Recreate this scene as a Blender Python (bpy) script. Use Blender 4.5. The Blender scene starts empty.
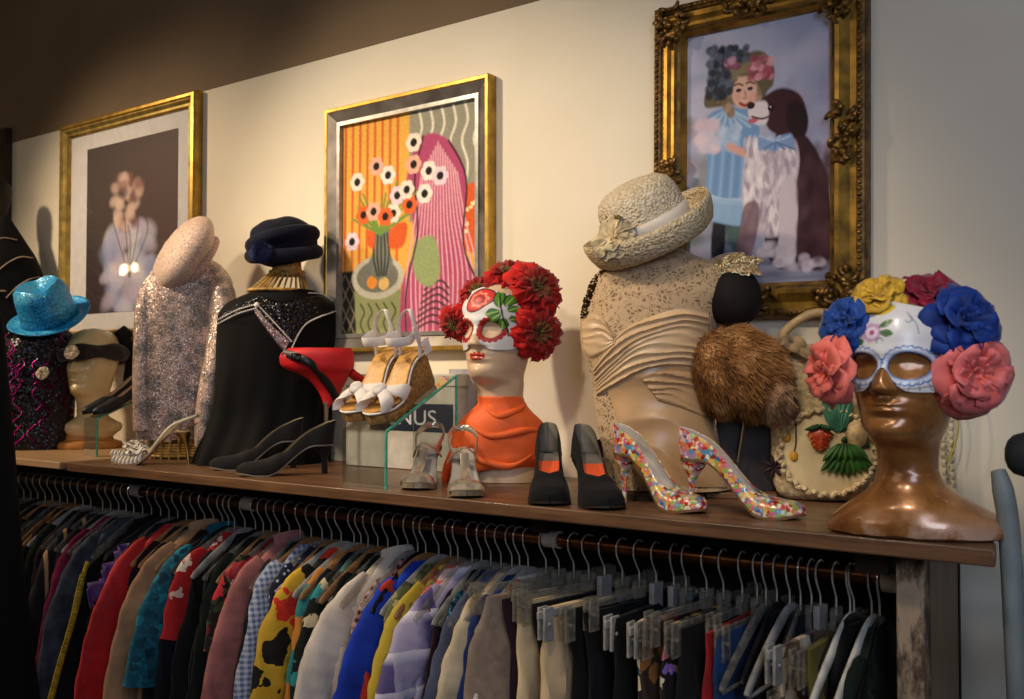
import bpy, bmesh, math, random
import numpy as np
from mathutils import Vector, Matrix, noise as mnoise
random.seed(7)
RNG = np.random.default_rng(11)
sc = bpy.context.scene
COL = sc.collection
PI = math.pi
def R(d): return math.radians(d)

# ------------------------------------------------------------------ camera
F = 1000.0
TH = R(36.3)            # the wall runs obliquely away to the left
HC, DW = 1.645, 2.049   # eye height, distance to the wall
PITCH = R(1.52)
CAM = Vector((0, -DW, HC))
cam_d = bpy.data.cameras.new('camera'); cam = bpy.data.objects.new('camera', cam_d); COL.objects.link(cam)
cam_d.sensor_width = 36.0; cam_d.lens = F / 1024 * 36.0
cam_d.clip_start = 0.02; cam_d.dof.use_dof = True; cam_d.dof.focus_distance = 2.2; cam_d.dof.aperture_fstop = 6.3
cam.location = CAM
cam.rotation_euler = (PI / 2 + PITCH, 0, TH)
sc.camera = cam
FW = Vector((-math.sin(TH) * math.cos(PITCH), math.cos(TH) * math.cos(PITCH), math.sin(PITCH)))
RT = Vector((math.cos(TH), math.sin(TH), 0))
UP = RT.cross(FW)
SHZ = 1.40              # shelf top
def ray(px, py): return FW + RT * ((px - 512) / F) + UP * ((349.5 - py) / F)
def at_z(px, py, z=SHZ):
    d = ray(px, py); return CAM + d * ((z - HC) / d.z)
def at_y(px, py, y):
    d = ray(px, py); return CAM + d * ((y + DW) / d.y)
def x_at(px, y, py=600): return at_y(px, py, y).x

class Spot:
    """a place on the shelf: location, heading towards the viewer, and measuring from the photo"""
    def __init__(s, px, py=None, Y=None, Z=SHZ):
        s.loc = at_z(px, py, Z) if Y is None else at_y(px, 400, Y)
        s.loc = Vector((s.loc.x, s.loc.y, Z))
        d = s.loc - CAM
        s.rz = math.atan2(-d.x, d.y)
        s.M = Matrix.Translation(s.loc) @ Matrix.Rotation(s.rz, 4, 'Z')
        s.Mi = s.M.inverted()
        s.c = s.Mi @ CAM
        s.R3 = s.Mi.to_3x3()
        s.m = 1.0 / (F / ((s.loc - CAM).dot(FW)))      # metres per pixel, about
    def p(s, px, py, d=0.0):
        r = s.R3 @ ray(px, py)
        return s.c + r * ((d - s.c.y) / r.y)

# ------------------------------------------------------------------ colour + materials
def lin(c):
    if isinstance(c, str):
        c = c.lstrip('#'); c = [int(c[i:i + 2], 16) / 255 for i in (0, 2, 4)]
    return tuple((x / 12.92 if x <= 0.04045 else ((x + 0.055) / 1.055) ** 2.4) for x in c)
def rgba(c): return (*lin(c), 1.0)
MATS = {}
class NT:
    def __init__(s, name):
        s.mat = bpy.data.materials.new(name); s.mat.use_nodes = True
        s.t = s.mat.node_tree; s.t.nodes.clear()
        s.out = s.t.nodes.new('ShaderNodeOutputMaterial')
    def n(s, typ, **kw):
        nd = s.t.nodes.new('ShaderNode' + typ)
        for k, v in kw.items():
            if k in nd.inputs.keys() or isinstance(k, int): nd.inputs[k].default_value = v
            else: setattr(nd, k, v)
        return nd
    def l(s, a, b): s.t.links.new(a, b)
    def bsdf(s, rough=0.7, metal=0.0, spec=0.4, sheen=0.0, coat=0.0):
        b = s.n('BsdfPrincipled'); s.b = b
        b.inputs['Roughness'].default_value = rough; b.inputs['Metallic'].default_value = metal
        b.inputs['Specular IOR Level'].default_value = spec
        if sheen: b.inputs['Sheen Weight'].default_value = sheen; b.inputs['Sheen Roughness'].default_value = 0.4
        if coat: b.inputs['Coat Weight'].default_value = coat; b.inputs['Coat Roughness'].default_value = 0.1
        s.l(b.outputs[0], s.out.inputs[0]); return b
    def coord(s, which='Object', scale=(1, 1, 1), rot=(0, 0, 0)):
        tc = s.n('TexCoord'); mp = s.n('Mapping')
        mp.inputs['Scale'].default_value = scale; mp.inputs['Rotation'].default_value = rot
        s.l(tc.outputs[which], mp.inputs['Vector']); return mp.outputs[0]
    def noise(s, v, scale, detail=3, rough=0.5):
        t = s.n('TexNoise'); t.inputs['Scale'].default_value = scale; t.inputs['Detail'].default_value = detail
        t.inputs['Roughness'].default_value = rough
        s.l(v, t.inputs['Vector']); return t
    def ramp(s, fac, stops, interp='LINEAR'):
        r = s.n('ValToRGB'); r.color_ramp.interpolation = interp
        e = r.color_ramp.elements
        while len(e) < len(stops): e.new(0.5)
        for k, (p, c) in enumerate(stops): e[k].position = p; e[k].color = rgba(c)
        s.l(fac, r.inputs[0]); return r.outputs[0]
    def bump(s, h, strength=0.3, dist=0.002):
        b = s.n('Bump'); b.inputs['Strength'].default_value = strength; b.inputs['Distance'].default_value = dist
        s.l(h, b.inputs['Height']); s.l(b.outputs[0], s.b.inputs['Normal']); return b
    def mix(s, fac, a, b):
        m = s.n('Mix'); m.data_type = 'RGBA'
        for sock, val in ((m.inputs[0], fac), (m.inputs[6], a), (m.inputs[7], b)):
            if hasattr(val, 'is_output'): s.l(val, sock)
            elif isinstance(val, (int, float)): sock.default_value = val
            else: sock.default_value = rgba(val)
        return m.outputs[2]

def cached(fn):
    def w(*a, **k):
        key = (fn.__name__, str(a), str(sorted(k.items())))
        if key not in MATS: MATS[key] = fn(*a, **k)
        return MATS[key]
    return w
@cached
def plain(c, rough=0.6, metal=0.0, var=0.12, scale=30, bump=0.0, bscale=400, sheen=0.0, coat=0.0, spec=0.4):
    t = NT('plain'); b = t.bsdf(rough, metal, spec, sheen, coat); v = t.coord()
    n = t.noise(v, scale)
    cc = np.array([int(c.lstrip('#')[i:i + 2], 16) / 255 for i in (0, 2, 4)])
    lo = tuple(np.clip(cc * (1 - var), 0, 1)); hi = tuple(np.clip(cc * (1 + var * 0.6), 0, 1))
    t.l(t.ramp(n.outputs['Fac'], [(0.3, lo), (0.7, hi)]), b.inputs['Base Color'])
    if bump: t.bump(t.noise(v, bscale, 2).outputs['Fac'], bump)
    return t.mat
def cloth(c, rough=0.85, sheen=0.03, var=0.15): return plain(c, rough, 0, var, 14, 0.25, 900, min(sheen, .06), spec=.25)
@cached
def metal(c, rough=0.28, var=0.15, bump=0.0, bscale=80):
    t = NT('metal'); b = t.bsdf(rough, 1.0); v = t.coord(); n = t.noise(v, 25)
    cc = np.array([int(c.lstrip('#')[i:i + 2], 16) / 255 for i in (0, 2, 4)])
    t.l(t.ramp(n.outputs['Fac'], [(0.3, tuple(cc * (1 - var))), (0.7, tuple(cc))]), b.inputs['Base Color'])
    if bump: t.bump(t.noise(v, bscale, 4).outputs['Fac'], bump, 0.004)
    return t.mat
@cached
def sequin(base, alt, scale=260, rough=0.25, metal_=0.75, k=0.9, patch=14, lo=0.4, hi=0.6):
    t = NT('sequin'); b = t.bsdf(rough, metal_, 0.6); v = t.coord()
    vo = t.n('TexVoronoi'); vo.inputs['Scale'].default_value = scale; t.l(v, vo.inputs['Vector'])
    n = t.noise(v, patch, 2)
    col = t.ramp(n.outputs['Fac'], [(lo, base), (hi, alt)])
    sep = t.n('SeparateColor'); t.l(vo.outputs['Color'], sep.inputs[0])
    dark = t.ramp(sep.outputs[0], [(0.0, (0.45, 0.45, 0.45)), (0.8, (1, 1, 1))])
    mu = t.n('Mix'); mu.data_type = 'RGBA'; mu.blend_type = 'MULTIPLY'; mu.inputs[0].default_value = 1
    t.l(col, mu.inputs[6]); t.l(dark, mu.inputs[7]); t.l(mu.outputs[2], b.inputs['Base Color'])
    sub = t.n('VectorMath', operation='SUBTRACT'); t.l(vo.outputs['Color'], sub.inputs[0]); sub.inputs[1].default_value = (.5, .5, .5)
    sca = t.n('VectorMath', operation='SCALE'); t.l(sub.outputs[0], sca.inputs[0]); sca.inputs['Scale'].default_value = k
    g = t.n('NewGeometry'); ad = t.n('VectorMath', operation='ADD'); t.l(sca.outputs[0], ad.inputs[0]); t.l(g.outputs['Normal'], ad.inputs[1])
    nm = t.n('VectorMath', operation='NORMALIZE'); t.l(ad.outputs[0], nm.inputs[0]); t.l(nm.outputs[0], b.inputs['Normal'])
    return t.mat
@cached
def stripes(c1, c2, scale=40, axis='Y', width=0.5, rough=0.85, soft=0.02, c3=None, scale3=0, axis3='Z'):
    t = NT('stripes'); b = t.bsdf(rough, 0, 0.3, 0.1); v = t.coord()
    sx = t.n('SeparateXYZ'); t.l(v, sx.inputs[0])
    def band(ax, s, w):
        m = t.n('Math', operation='MULTIPLY'); t.l(sx.outputs[ax], m.inputs[0]); m.inputs[1].default_value = s
        f = t.n('Math', operation='FRACT'); t.l(m.outputs[0], f.inputs[0])
        return t.ramp(f.outputs[0], [(0, (0, 0, 0)), (w - soft, (0, 0, 0)), (w + soft, (1, 1, 1)), (1, (1, 1, 1))])
    c = t.mix(band(axis, scale, width), c1, c2)
    if c3: c = t.mix(band(axis3, scale3, 0.8), c, c3)
    t.l(c, b.inputs['Base Color']); t.bump(t.noise(v, 900, 2).outputs['Fac'], 0.2); return t.mat
@cached
def check(c1, c2, scale=60, rough=0.85):
    t = NT('check'); b = t.bsdf(rough, 0, 0.3, 0.1); v = t.coord()
    sx = t.n('SeparateXYZ'); t.l(v, sx.inputs[0]); bs = []
    for ax in ('Y', 'Z'):
        m = t.n('Math', operation='MULTIPLY'); t.l(sx.outputs[ax], m.inputs[0]); m.inputs[1].default_value = scale
        f = t.n('Math', operation='FRACT'); t.l(m.outputs[0], f.inputs[0])
        g = t.n('Math', operation='GREATER_THAN'); t.l(f.outputs[0], g.inputs[0]); g.inputs[1].default_value = 0.5; bs.append(g)
    a = t.n('Math', operation='ADD'); t.l(bs[0].outputs[0], a.inputs[0]); t.l(bs[1].outputs[0], a.inputs[1])
    h = t.n('Math', operation='MULTIPLY'); t.l(a.outputs[0], h.inputs[0]); h.inputs[1].default_value = 0.5
    t.l(t.mix(h.outputs[0], c1, c2), b.inputs['Base Color']); t.bump(t.noise(v, 900, 2).outputs['Fac'], 0.2); return t.mat
@cached
def floral(base, cols, scale=14, size=0.33, rough=0.8, distort=1.1, leaf=None, seed=0.0):
    """cloth printed with blots, one colour per blot"""
    t = NT('floral'); b = t.bsdf(rough, 0, 0.3, 0.1); v0 = t.coord()
    n = t.noise(v0, scale * 1.6, 3)
    ms = t.n('VectorMath', operation='SCALE'); t.l(n.outputs['Color'], ms.inputs[0]); ms.inputs['Scale'].default_value = distort / scale
    ad = t.n('VectorMath', operation='ADD'); t.l(v0, ad.inputs[0]); t.l(ms.outputs[0], ad.inputs[1])
    ad2 = t.n('VectorMath', operation='ADD'); t.l(ad.outputs[0], ad2.inputs[0]); ad2.inputs[1].default_value = (seed, seed * 1.7, seed * .3)
    v = ad2.outputs[0]
    base_c = base
    if leaf:
        vo2 = t.n('TexVoronoi'); vo2.inputs['Scale'].default_value = scale * 1.7; t.l(v, vo2.inputs['Vector'])
        lt = t.n('Math', operation='LESS_THAN'); t.l(vo2.outputs['Distance'], lt.inputs[0]); lt.inputs[1].default_value = 0.36
        base_c = t.mix(lt.outputs[0], base, leaf)
    vo = t.n('TexVoronoi'); vo.inputs['Scale'].default_value = scale; t.l(v, vo.inputs['Vector'])
    sep = t.n('SeparateColor'); t.l(vo.outputs['Color'], sep.inputs[0])
    k = len(cols); cc = t.ramp(sep.outputs[0], [(i / k, c) for i, c in enumerate(cols)], 'CONSTANT') if k > 1 else None
    lt = t.n('Math', operation='LESS_THAN'); t.l(vo.outputs['Distance'], lt.inputs[0]); lt.inputs[1].default_value = size
    t.l(t.mix(lt.outputs[0], base_c, cc if cc is not None else cols[0]), b.inputs['Base Color'])
    t.bump(t.noise(v0, 900, 2).outputs['Fac'], 0.2); return t.mat
@cached
def painted(rough=0.5, spec=0.4, bump=0.0, bscale=300, metal_=0.0, coat=0.0, sheen=0.0):
    t = NT('painted'); b = t.bsdf(rough, metal_, spec, sheen, coat)
    a = t.n('Attribute'); a.attribute_name = 'paint'; t.l(a.outputs['Color'], b.inputs['Base Color'])
    if bump: t.bump(t.noise(t.coord(), bscale, 3).outputs['Fac'], bump)
    return t.mat
@cached
def wood(c1, c2, scale=3.0, axis=0, rough=0.45, coat=0.1):
    t = NT('wood'); b = t.bsdf(rough, 0, 0.4, 0, coat)
    s = [18, 18, 18]; s[axis] = 1.2
    v = t.coord(scale=s); n = t.noise(v, scale, 5, 0.65); n2 = t.noise(v, scale * 5, 3)
    m = t.n('Math', operation='MULTIPLY_ADD'); t.l(n2.outputs['Fac'], m.inputs[0]); m.inputs[1].default_value = 0.35; t.l(n.outputs['Fac'], m.inputs[2])
    t.l(t.ramp(m.outputs[0], [(0.42, c1), (0.85, c2)]), b.inputs['Base Color']); t.bump(m.outputs[0], 0.15, 0.002); return t.mat
@cached
def acrylic():
    t = NT('acrylic'); tr = t.n('BsdfTransparent'); tr.inputs[0].default_value = (0.93, 0.97, 0.96, 1)
    gl = t.n('BsdfGlossy'); gl.inputs['Roughness'].default_value = 0.03
    fr = t.n('LayerWeight'); fr.inputs[0].default_value = 0.35
    m = t.n('MixShader'); t.l(fr.outputs['Facing'], m.inputs[0]); t.l(tr.outputs[0], m.inputs[1]); t.l(gl.outputs[0], m.inputs[2])
    t.l(m.outputs[0], t.out.inputs[0]); return t.mat
@cached
def pane(k=0.09):
    t = NT('pane'); tr = t.n('BsdfTransparent'); gl = t.n('BsdfGlossy'); gl.inputs['Roughness'].default_value = 0.04
    m = t.n('MixShader'); m.inputs[0].default_value = k
    t.l(tr.outputs[0], m.inputs[1]); t.l(gl.outputs[0], m.inputs[2]); t.l(m.outputs[0], t.out.inputs[0]); return t.mat
@cached
def plastic_clear(tint='#c0bbb0'):
    t = NT('clear plastic'); tr = t.n('BsdfTransparent'); tr.inputs[0].default_value = (*lin('#e9e6de'), 1)
    p = t.n('BsdfPrincipled'); p.inputs['Base Color'].default_value = rgba(tint); p.inputs['Roughness'].default_value = 0.08; p.inputs['Coat Weight'].default_value = .8; p.inputs['Coat Roughness'].default_value = .05
    n = t.noise(t.coord(), 60); m = t.n('MixShader'); r = t.ramp(n.outputs['Fac'], [(0.35, (0.30, 0.30, 0.30)), (0.7, (0.55, 0.55, 0.55))])
    t.l(r, m.inputs[0]); t.l(tr.outputs[0], m.inputs[1]); t.l(p.outputs[0], m.inputs[2]); t.l(m.outputs[0], t.out.inputs[0]); return t.mat
@cached
def lamp_glow(c, s):
    t = NT('glow'); e = t.n('Emission'); e.inputs[0].default_value = rgba(c); e.inputs[1].default_value = s
    t.l(e.outputs[0], t.out.inputs[0]); return t.mat

# ------------------------------------------------------------------ geometry helpers
def smoothstep(a, b, x):
    t = min(1.0, max(0.0, (x - a) / (b - a))) if a != b else float(x > a); return t * t * (3 - 2 * t)
def interp(tab, x):
    """smooth (monotone-ish) interpolation in a table of (x, v...) rows"""
    xs = [r[0] for r in tab]
    if x <= xs[0]: return tab[0][1:]
    if x >= xs[-1]: return tab[-1][1:]
    k = max(i for i in range(len(xs)) if xs[i] <= x); k = min(k, len(xs) - 2)
    h = xs[k + 1] - xs[k]; t = (x - xs[k]) / h; out = []
    for j in range(1, len(tab[0])):
        p0, p1 = tab[k][j], tab[k + 1][j]; d = (p1 - p0) / h
        def slope(i):
            if i <= 0 or i >= len(xs) - 1: return (tab[min(i + 1, len(xs) - 1)][j] - tab[max(i - 1, 0)][j]) / (xs[min(i + 1, len(xs) - 1)] - xs[max(i - 1, 0)])
            a = (tab[i][j] - tab[i - 1][j]) / (xs[i] - xs[i - 1]); b = (tab[i + 1][j] - tab[i][j]) / (xs[i + 1] - xs[i])
            return 0.0 if a * b <= 0 else 2 * a * b / (a + b)
        m0, m1 = slope(k), slope(k + 1)
        out.append((2 * t**3 - 3 * t**2 + 1) * p0 + (t**3 - 2 * t**2 + t) * h * m0 + (-2 * t**3 + 3 * t**2) * p1 + (t**3 - t**2) * h * m1)
    return out
def catmull(pts, n=6, closed=False):
    P = [Vector(p) for p in pts]; out = []; L = len(P)
    rng = range(L if closed else L - 1)
    for i in rng:
        if closed: a, b, c, d = P[i - 1], P[i], P[(i + 1) % L], P[(i + 2) % L]
        else: a, b, c, d = P[max(i - 1, 0)], P[i], P[i + 1], P[min(i + 2, L - 1)]
        for k in range(n):
            t = k / n
            out.append(0.5 * ((2 * b) + (c - a) * t + (2 * a - 5 * b + 4 * c - d) * t * t + (3 * b - a - 3 * c + d) * t**3))
    if not closed: out.append(P[-1])
    return out

class MB:
    def __init__(s): s.v = []; s.f = []; s.mi = []; s.c = {}
    def add(s, vs, fs, mi=0, cols=None):
        o = len(s.v); s.v.extend(tuple(p) for p in vs)
        s.f.extend(tuple(i + o for i in f) for f in fs); s.mi.extend([mi] * len(fs))
        if cols is not None:
            for k, c in enumerate(cols): s.c[o + k] = c
        return s
    def grid(s, fn, nu, nv, cu=False, cv=False, mi=0, col=None, cap0=False, cap1=False, skip=None):
        """fn(u, v), u and v in 0..1; cu/cv: closed in that direction"""
        vs = []; cols = [] if col else None
        for j in range(nv):
            v = j / (nv if cv else nv - 1)
            for i in range(nu):
                u = i / (nu if cu else nu - 1); p = fn(u, v); vs.append(p)
                if col: cols.append(col(u, v, p))
        fs = []
        for j in range(nv if cv else nv - 1):
            for i in range(nu if cu else nu - 1):
                if skip and skip((i + .5) / (nu if cu else nu - 1), (j + .5) / (nv if cv else nv - 1)): continue
                a, b = j * nu + i, j * nu + (i + 1) % nu; j2 = (j + 1) % nv
                fs.append((a, b, j2 * nu + (i + 1) % nu, j2 * nu + i))
        if cap0: fs.append(tuple(range(nu))[::-1])
        if cap1: fs.append(tuple((nv - 1) * nu + i for i in range(nu)))
        return s.add(vs, fs, mi, cols)
    def tube(s, pts, r, n=8, mi=0, caps=True, closed=False, flat=None, flatdir=None):
        """r: radius, list of radii; flat: second radius (list too) measured along flatdir"""
        P = [Vector(p) for p in pts]; L = len(P)
        rr = r if isinstance(r, (list, tuple)) else [r] * L
        ff = None if flat is None else (flat if isinstance(flat, (list, tuple)) else [flat] * L)
        vs = []; prev = None
        for i, p in enumerate(P):
            t = (P[(i + 1) % L] - P[i - 1]) if closed else (P[min(i + 1, L - 1)] - P[max(i - 1, 0)])
            t = t.normalized() if t.length > 1e-9 else Vector((0, 0, 1))
            if flatdir is not None:
                fd = Vector(flatdir(i) if callable(flatdir) else flatdir); a = (fd - t * fd.dot(t))
                a = a.normalized() if a.length > 1e-6 else t.orthogonal().normalized()
            elif prev is None: a = t.orthogonal().normalized()
            else: a = (prev - t * prev.dot(t)).normalized()
            prev = a; b = t.cross(a)
            f2 = rr[i] if ff is None else ff[i]
            for k in range(n):
                q = 2 * PI * k / n; vs.append(p + a * (f2 * math.cos(q)) + b * (rr[i] * math.sin(q)))
        fs = []
        for i in range(L if closed else L - 1):
            for k in range(n):
                i2 = (i + 1) % L; fs.append((i * n + k, i * n + (k + 1) % n, i2 * n + (k + 1) % n, i2 * n + k))
        if caps and not closed:
            fs.append(tuple(range(n))[::-1]); fs.append(tuple((L - 1) * n + k for k in range(n)))
        return s.add(vs, fs, mi)
    def ell(s, c, r, nu=20, nv=12, mi=0, M=None, fn=None, col=None):
        c = Vector(c); r = (r, r, r) if isinstance(r, (int, float)) else r
        vs = []; cols = [] if col else None
        for j in range(1, nv):
            a = PI * j / nv
            for i in range(nu):
                b = 2 * PI * i / nu
                d = Vector((math.sin(a) * math.cos(b), math.sin(a) * math.sin(b), -math.cos(a)))
                k = fn(d) if fn else 1.0
                q = Vector((d.x * r[0] * k, d.y * r[1] * k, d.z * r[2] * k))
                if M: q = M @ q
                vs.append(c + q)
                if col: cols.append(col(d))
        for d in (Vector((0, 0, -1)), Vector((0, 0, 1))):
            k = fn(d) if fn else 1.0; q = Vector((0, 0, d.z * r[2] * k)); q = M @ q if M else q; vs.append(c + q)
            if col: cols.append(col(d))
        b0, b1 = len(vs) - 2, len(vs) - 1; fs = []
        for j in range(nv - 2):
            for i in range(nu):
                fs.append((j * nu + i, j * nu + (i + 1) % nu, (j + 1) * nu + (i + 1) % nu, (j + 1) * nu + i))
        for i in range(nu):
            fs.append((b0, (i + 1) % nu, i)); fs.append((b1, (nv - 2) * nu + i, (nv - 2) * nu + (i + 1) % nu))
        return s.add(vs, fs, mi, cols)
    def box(s, lo, hi, mi=0, M=None):
        vs = [Vector((x, y, z)) for x in (lo[0], hi[0]) for y in (lo[1], hi[1]) for z in (lo[2], hi[2])]
        if M: vs = [M @ v for v in vs]
        return s.add(vs, [(0, 1, 3, 2), (4, 6, 7, 5), (0, 4, 5, 1), (2, 3, 7, 6), (0, 2, 6, 4), (1, 5, 7, 3)], mi)
    def lathe(s, prof, n=24, c=(0, 0, 0), mi=0, M=None, sx=1, sy=1):
        c = Vector(c)
        def fn(u, v):
            k = v * (len(prof) - 1); r, z = prof[int(round(k))]; a = 2 * PI * u
            q = Vector((r * math.cos(a) * sx, r * math.sin(a) * sy, z)); return c + (M @ q if M else q)
        return s.grid(fn, n, len(prof), cu=True, mi=mi, cap0=prof[0][0] > 1e-5, cap1=prof[-1][0] > 1e-5)
    def extrude(s, outline, a, b, mi=0):
        """outline: list of Vectors; a, b: offset vectors of the two faces"""
        n = len(outline); a, b = Vector(a), Vector(b)
        vs = [Vector(p) + a for p in outline] + [Vector(p) + b for p in outline]
        fs = [tuple(range(n))[::-1], tuple(range(n, 2 * n))] + [(i, (i + 1) % n, n + (i + 1) % n, n + i) for i in range(n)]
        return s.add(vs, fs, mi)
    def bead(s, c, r, mi=0):
        c = Vector(c); vs = [c + Vector(d) * r for d in ((1, 0, 0), (-1, 0, 0), (0, 1, 0), (0, -1, 0), (0, 0, 1), (0, 0, -1))]
        return s.add(vs, [(0, 2, 4), (2, 1, 4), (1, 3, 4), (3, 0, 4), (2, 0, 5), (1, 2, 5), (3, 1, 5), (0, 3, 5)], mi)
    def strands(s, pts, mi=0):
        """pts: list of (root, tip, width) hairs"""
        for a, b, w in pts:
            d = (b - a); o = d.orthogonal().normalized() * w; m = a.lerp(b, 0.55) + d.cross(o).normalized() * (d.length * .06)
            s.add([a - o, a + o, m + o * .7, m - o * .7, b], [(0, 1, 2, 3), (3, 2, 4)], mi)
        return s
    def build(s, name, mats, parent=None, smooth=True, sub=0, solid=0, bevel=0, angle=45, mo=0, offset=-1, weld=0):
        me = bpy.data.meshes.new(name)
        me.from_pydata(s.v, [], s.f)
        mats = mats if isinstance(mats, (list, tuple)) else [mats]
        for m in mats: me.materials.append(m)
        if len(mats) > 1: me.polygons.foreach_set('material_index', [min(i, len(mats) - 1) for i in s.mi])
        if s.c:
            at = me.color_attributes.new('paint', 'FLOAT_COLOR', 'POINT')
            arr = np.ones((len(s.v), 4), dtype=np.float32)
            for k, c in s.c.items(): arr[k, :3] = c
            at.data.foreach_set('color', arr.ravel())
        bm = bmesh.new(); bm.from_mesh(me)
        if weld: bmesh.ops.remove_doubles(bm, verts=bm.verts, dist=weld)
        bmesh.ops.recalc_face_normals(bm, faces=bm.faces); bm.to_mesh(me); bm.free()
        if smooth:
            me.polygons.foreach_set('use_smooth', [True] * len(me.polygons)); me.set_sharp_from_angle(angle=R(angle))
        o = bpy.data.objects.new(name, me); COL.objects.link(o)
        if parent: o.parent = parent
        if bevel:
            md = o.modifiers.new('bevel', 'BEVEL'); md.width = bevel; md.segments = 2; md.limit_method = 'ANGLE'; md.angle_limit = R(40)
        if solid:
            md = o.modifiers.new('solid', 'SOLIDIFY'); md.thickness = solid; md.offset = offset; md.material_offset = mo
        if sub:
            md = o.modifiers.new('sub', 'SUBSURF'); md.levels = sub; md.render_levels = sub
        return o

def tag(o, label=None, cat=None, group=None, kind=None):
    for k, v in (('label', label), ('category', cat), ('group', group), ('kind', kind)):
        if v: o[k] = v
    return o
def thing(name, label, cat, loc=(0, 0, 0), rz=0, group=None, rot=None):
    o = bpy.data.objects.new(name, None); COL.objects.link(o); o.empty_display_size = 0.05
    o.location = loc; o.rotation_euler = rot if rot else (0, 0, rz)
    return tag(o, label, cat, group)
def struct(name, mb, mats, **k): return tag(mb.build(name, mats, **k), kind='structure')
def copy_tree(o, parent=None):
    c = o.copy(); COL.objects.link(c); c.parent = parent
    for ch in list(o.children): copy_tree(ch, c)
    return c
def text_mesh(s, size, name, mat, parent, M):
    cu = bpy.data.curves.new('lettering', 'FONT'); cu.body = s; cu.size = size; cu.extrude = 0.0004; cu.align_x = 'CENTER'
    ob = bpy.data.objects.new('lettering', cu); COL.objects.link(ob)
    me = bpy.data.meshes.new_from_object(ob.evaluated_get(bpy.context.evaluated_depsgraph_get()))
    bpy.data.objects.remove(ob); bpy.data.curves.remove(cu)
    me.transform(M); me.materials.clear(); me.materials.append(mat)
    o = bpy.data.objects.new(name, me); COL.objects.link(o); o.parent = parent; return o

# ------------------------------------------------------------------ painting on a canvas (colours become vertex colours)
class Canvas:
    def __init__(s, w, h, c):
        s.w, s.h = w, h; s.a = np.zeros((h, w, 3)); s.a[:] = lin(c)
        yy, xx = np.mgrid[0:h, 0:w]; s.x = xx / (w - 1); s.y = yy / (h - 1)      # y down, 0..1
        s.asp = h / w
    def blend(s, m, c): m = np.clip(m, 0, 1)[..., None]; s.a = s.a * (1 - m) + np.array(lin(c)) * m
    def ell(s, cx, cy, rx, ry, c, soft=0.15, rot=0, al=1.0):
        dx, dy = s.x - cx, (s.y - cy) * s.asp; ca, sa = math.cos(R(rot)), math.sin(R(rot))
        d = np.sqrt(((dx * ca + dy * sa) / rx) ** 2 + ((-dx * sa + dy * ca) / (ry * s.asp)) ** 2)
        s.blend(np.clip((1 - d) / soft + 0.5, 0, 1) * al, c)
    def poly(s, pts, c, al=1.0, smooth=True, soft=0.006):
        P = [(p.x, p.y) for p in catmull([(x, y, 0) for x, y in pts], 6, True)] if smooth else pts
        ins = np.zeros(s.x.shape, bool); dist = np.full(s.x.shape, 9.0); n = len(P)
        for i in range(n):
            (x1, y1), (x2, y2) = P[i], P[(i + 1) % n]
            cond = (y1 > s.y) != (y2 > s.y)
            with np.errstate(divide='ignore', invalid='ignore'):
                xi = (x2 - x1) * (s.y - y1) / (y2 - y1 if y2 != y1 else 1e-9) + x1
            ins ^= cond & (s.x < xi)
            ex, ey = x2 - x1, (y2 - y1); L = ex * ex + ey * ey + 1e-12
            t = np.clip(((s.x - x1) * ex + (s.y - y1) * ey) / L, 0, 1)
            dist = np.minimum(dist, np.hypot(s.x - x1 - t * ex, s.y - y1 - t * ey))
        s.blend(np.clip(0.5 + np.where(ins, dist, -dist) / (2 * soft), 0, 1) * al, c)
    def line(s, pts, w, c, al=1.0, soft=0.004):
        P = [(p.x, p.y) for p in catmull([(x, y, 0) for x, y in pts], 5)]; dist = np.full(s.x.shape, 9.0)
        for (x1, y1), (x2, y2) in zip(P[:-1], P[1:]):
            ex, ey = x2 - x1, (y2 - y1) * s.asp; L = ex * ex + ey * ey + 1e-12
            qx, qy = s.x - x1, (s.y - y1) * s.asp; t = np.clip((qx * ex + qy * ey) / L, 0, 1)
            dist = np.minimum(dist, np.hypot(qx - t * ex, qy - t * ey))
        s.blend(np.clip(0.5 + (w - dist) / (2 * soft), 0, 1) * al, c)
    def speckle(s, amt, f=1):
        n = RNG.normal(0, 1, (s.h // f + 1, s.w // f + 1)); n = np.kron(n, np.ones((f, f)))[:s.h, :s.w]
        s.a = np.clip(s.a * (1 + amt * n[..., None]), 0, 1)
    def at(s, u, v):
        return tuple(s.a[min(s.h - 1, max(0, int(round(v * (s.h - 1))))), min(s.w - 1, max(0, int(round(u * (s.w - 1)))))])
    def sheet(s, x0, x1, z0, z1, y, name, parent, mat):
        """upright picture sheet facing -Y"""
        mb = MB(); X = x0 + s.x * (x1 - x0); Z = z1 - s.y * (z1 - z0)
        vs = np.stack([X, np.full_like(X, y), Z], -1).reshape(-1, 3)
        idx = np.arange(s.w * s.h).reshape(s.h, s.w)
        fs = np.stack([idx[:-1, :-1], idx[1:, :-1], idx[1:, 1:], idx[:-1, 1:]], -1).reshape(-1, 4)
        me = bpy.data.meshes.new(name); me.from_pydata(vs.tolist(), [], fs.tolist()); me.materials.append(mat)
        at = me.color_attributes.new('paint', 'FLOAT_COLOR', 'POINT'); arr = np.ones((s.w * s.h, 4), np.float32); arr[:, :3] = s.a.reshape(-1, 3)
        at.data.foreach_set('color', arr.ravel())
        o = bpy.data.objects.new(name, me); COL.objects.link(o); o.parent = parent; return o
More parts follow.
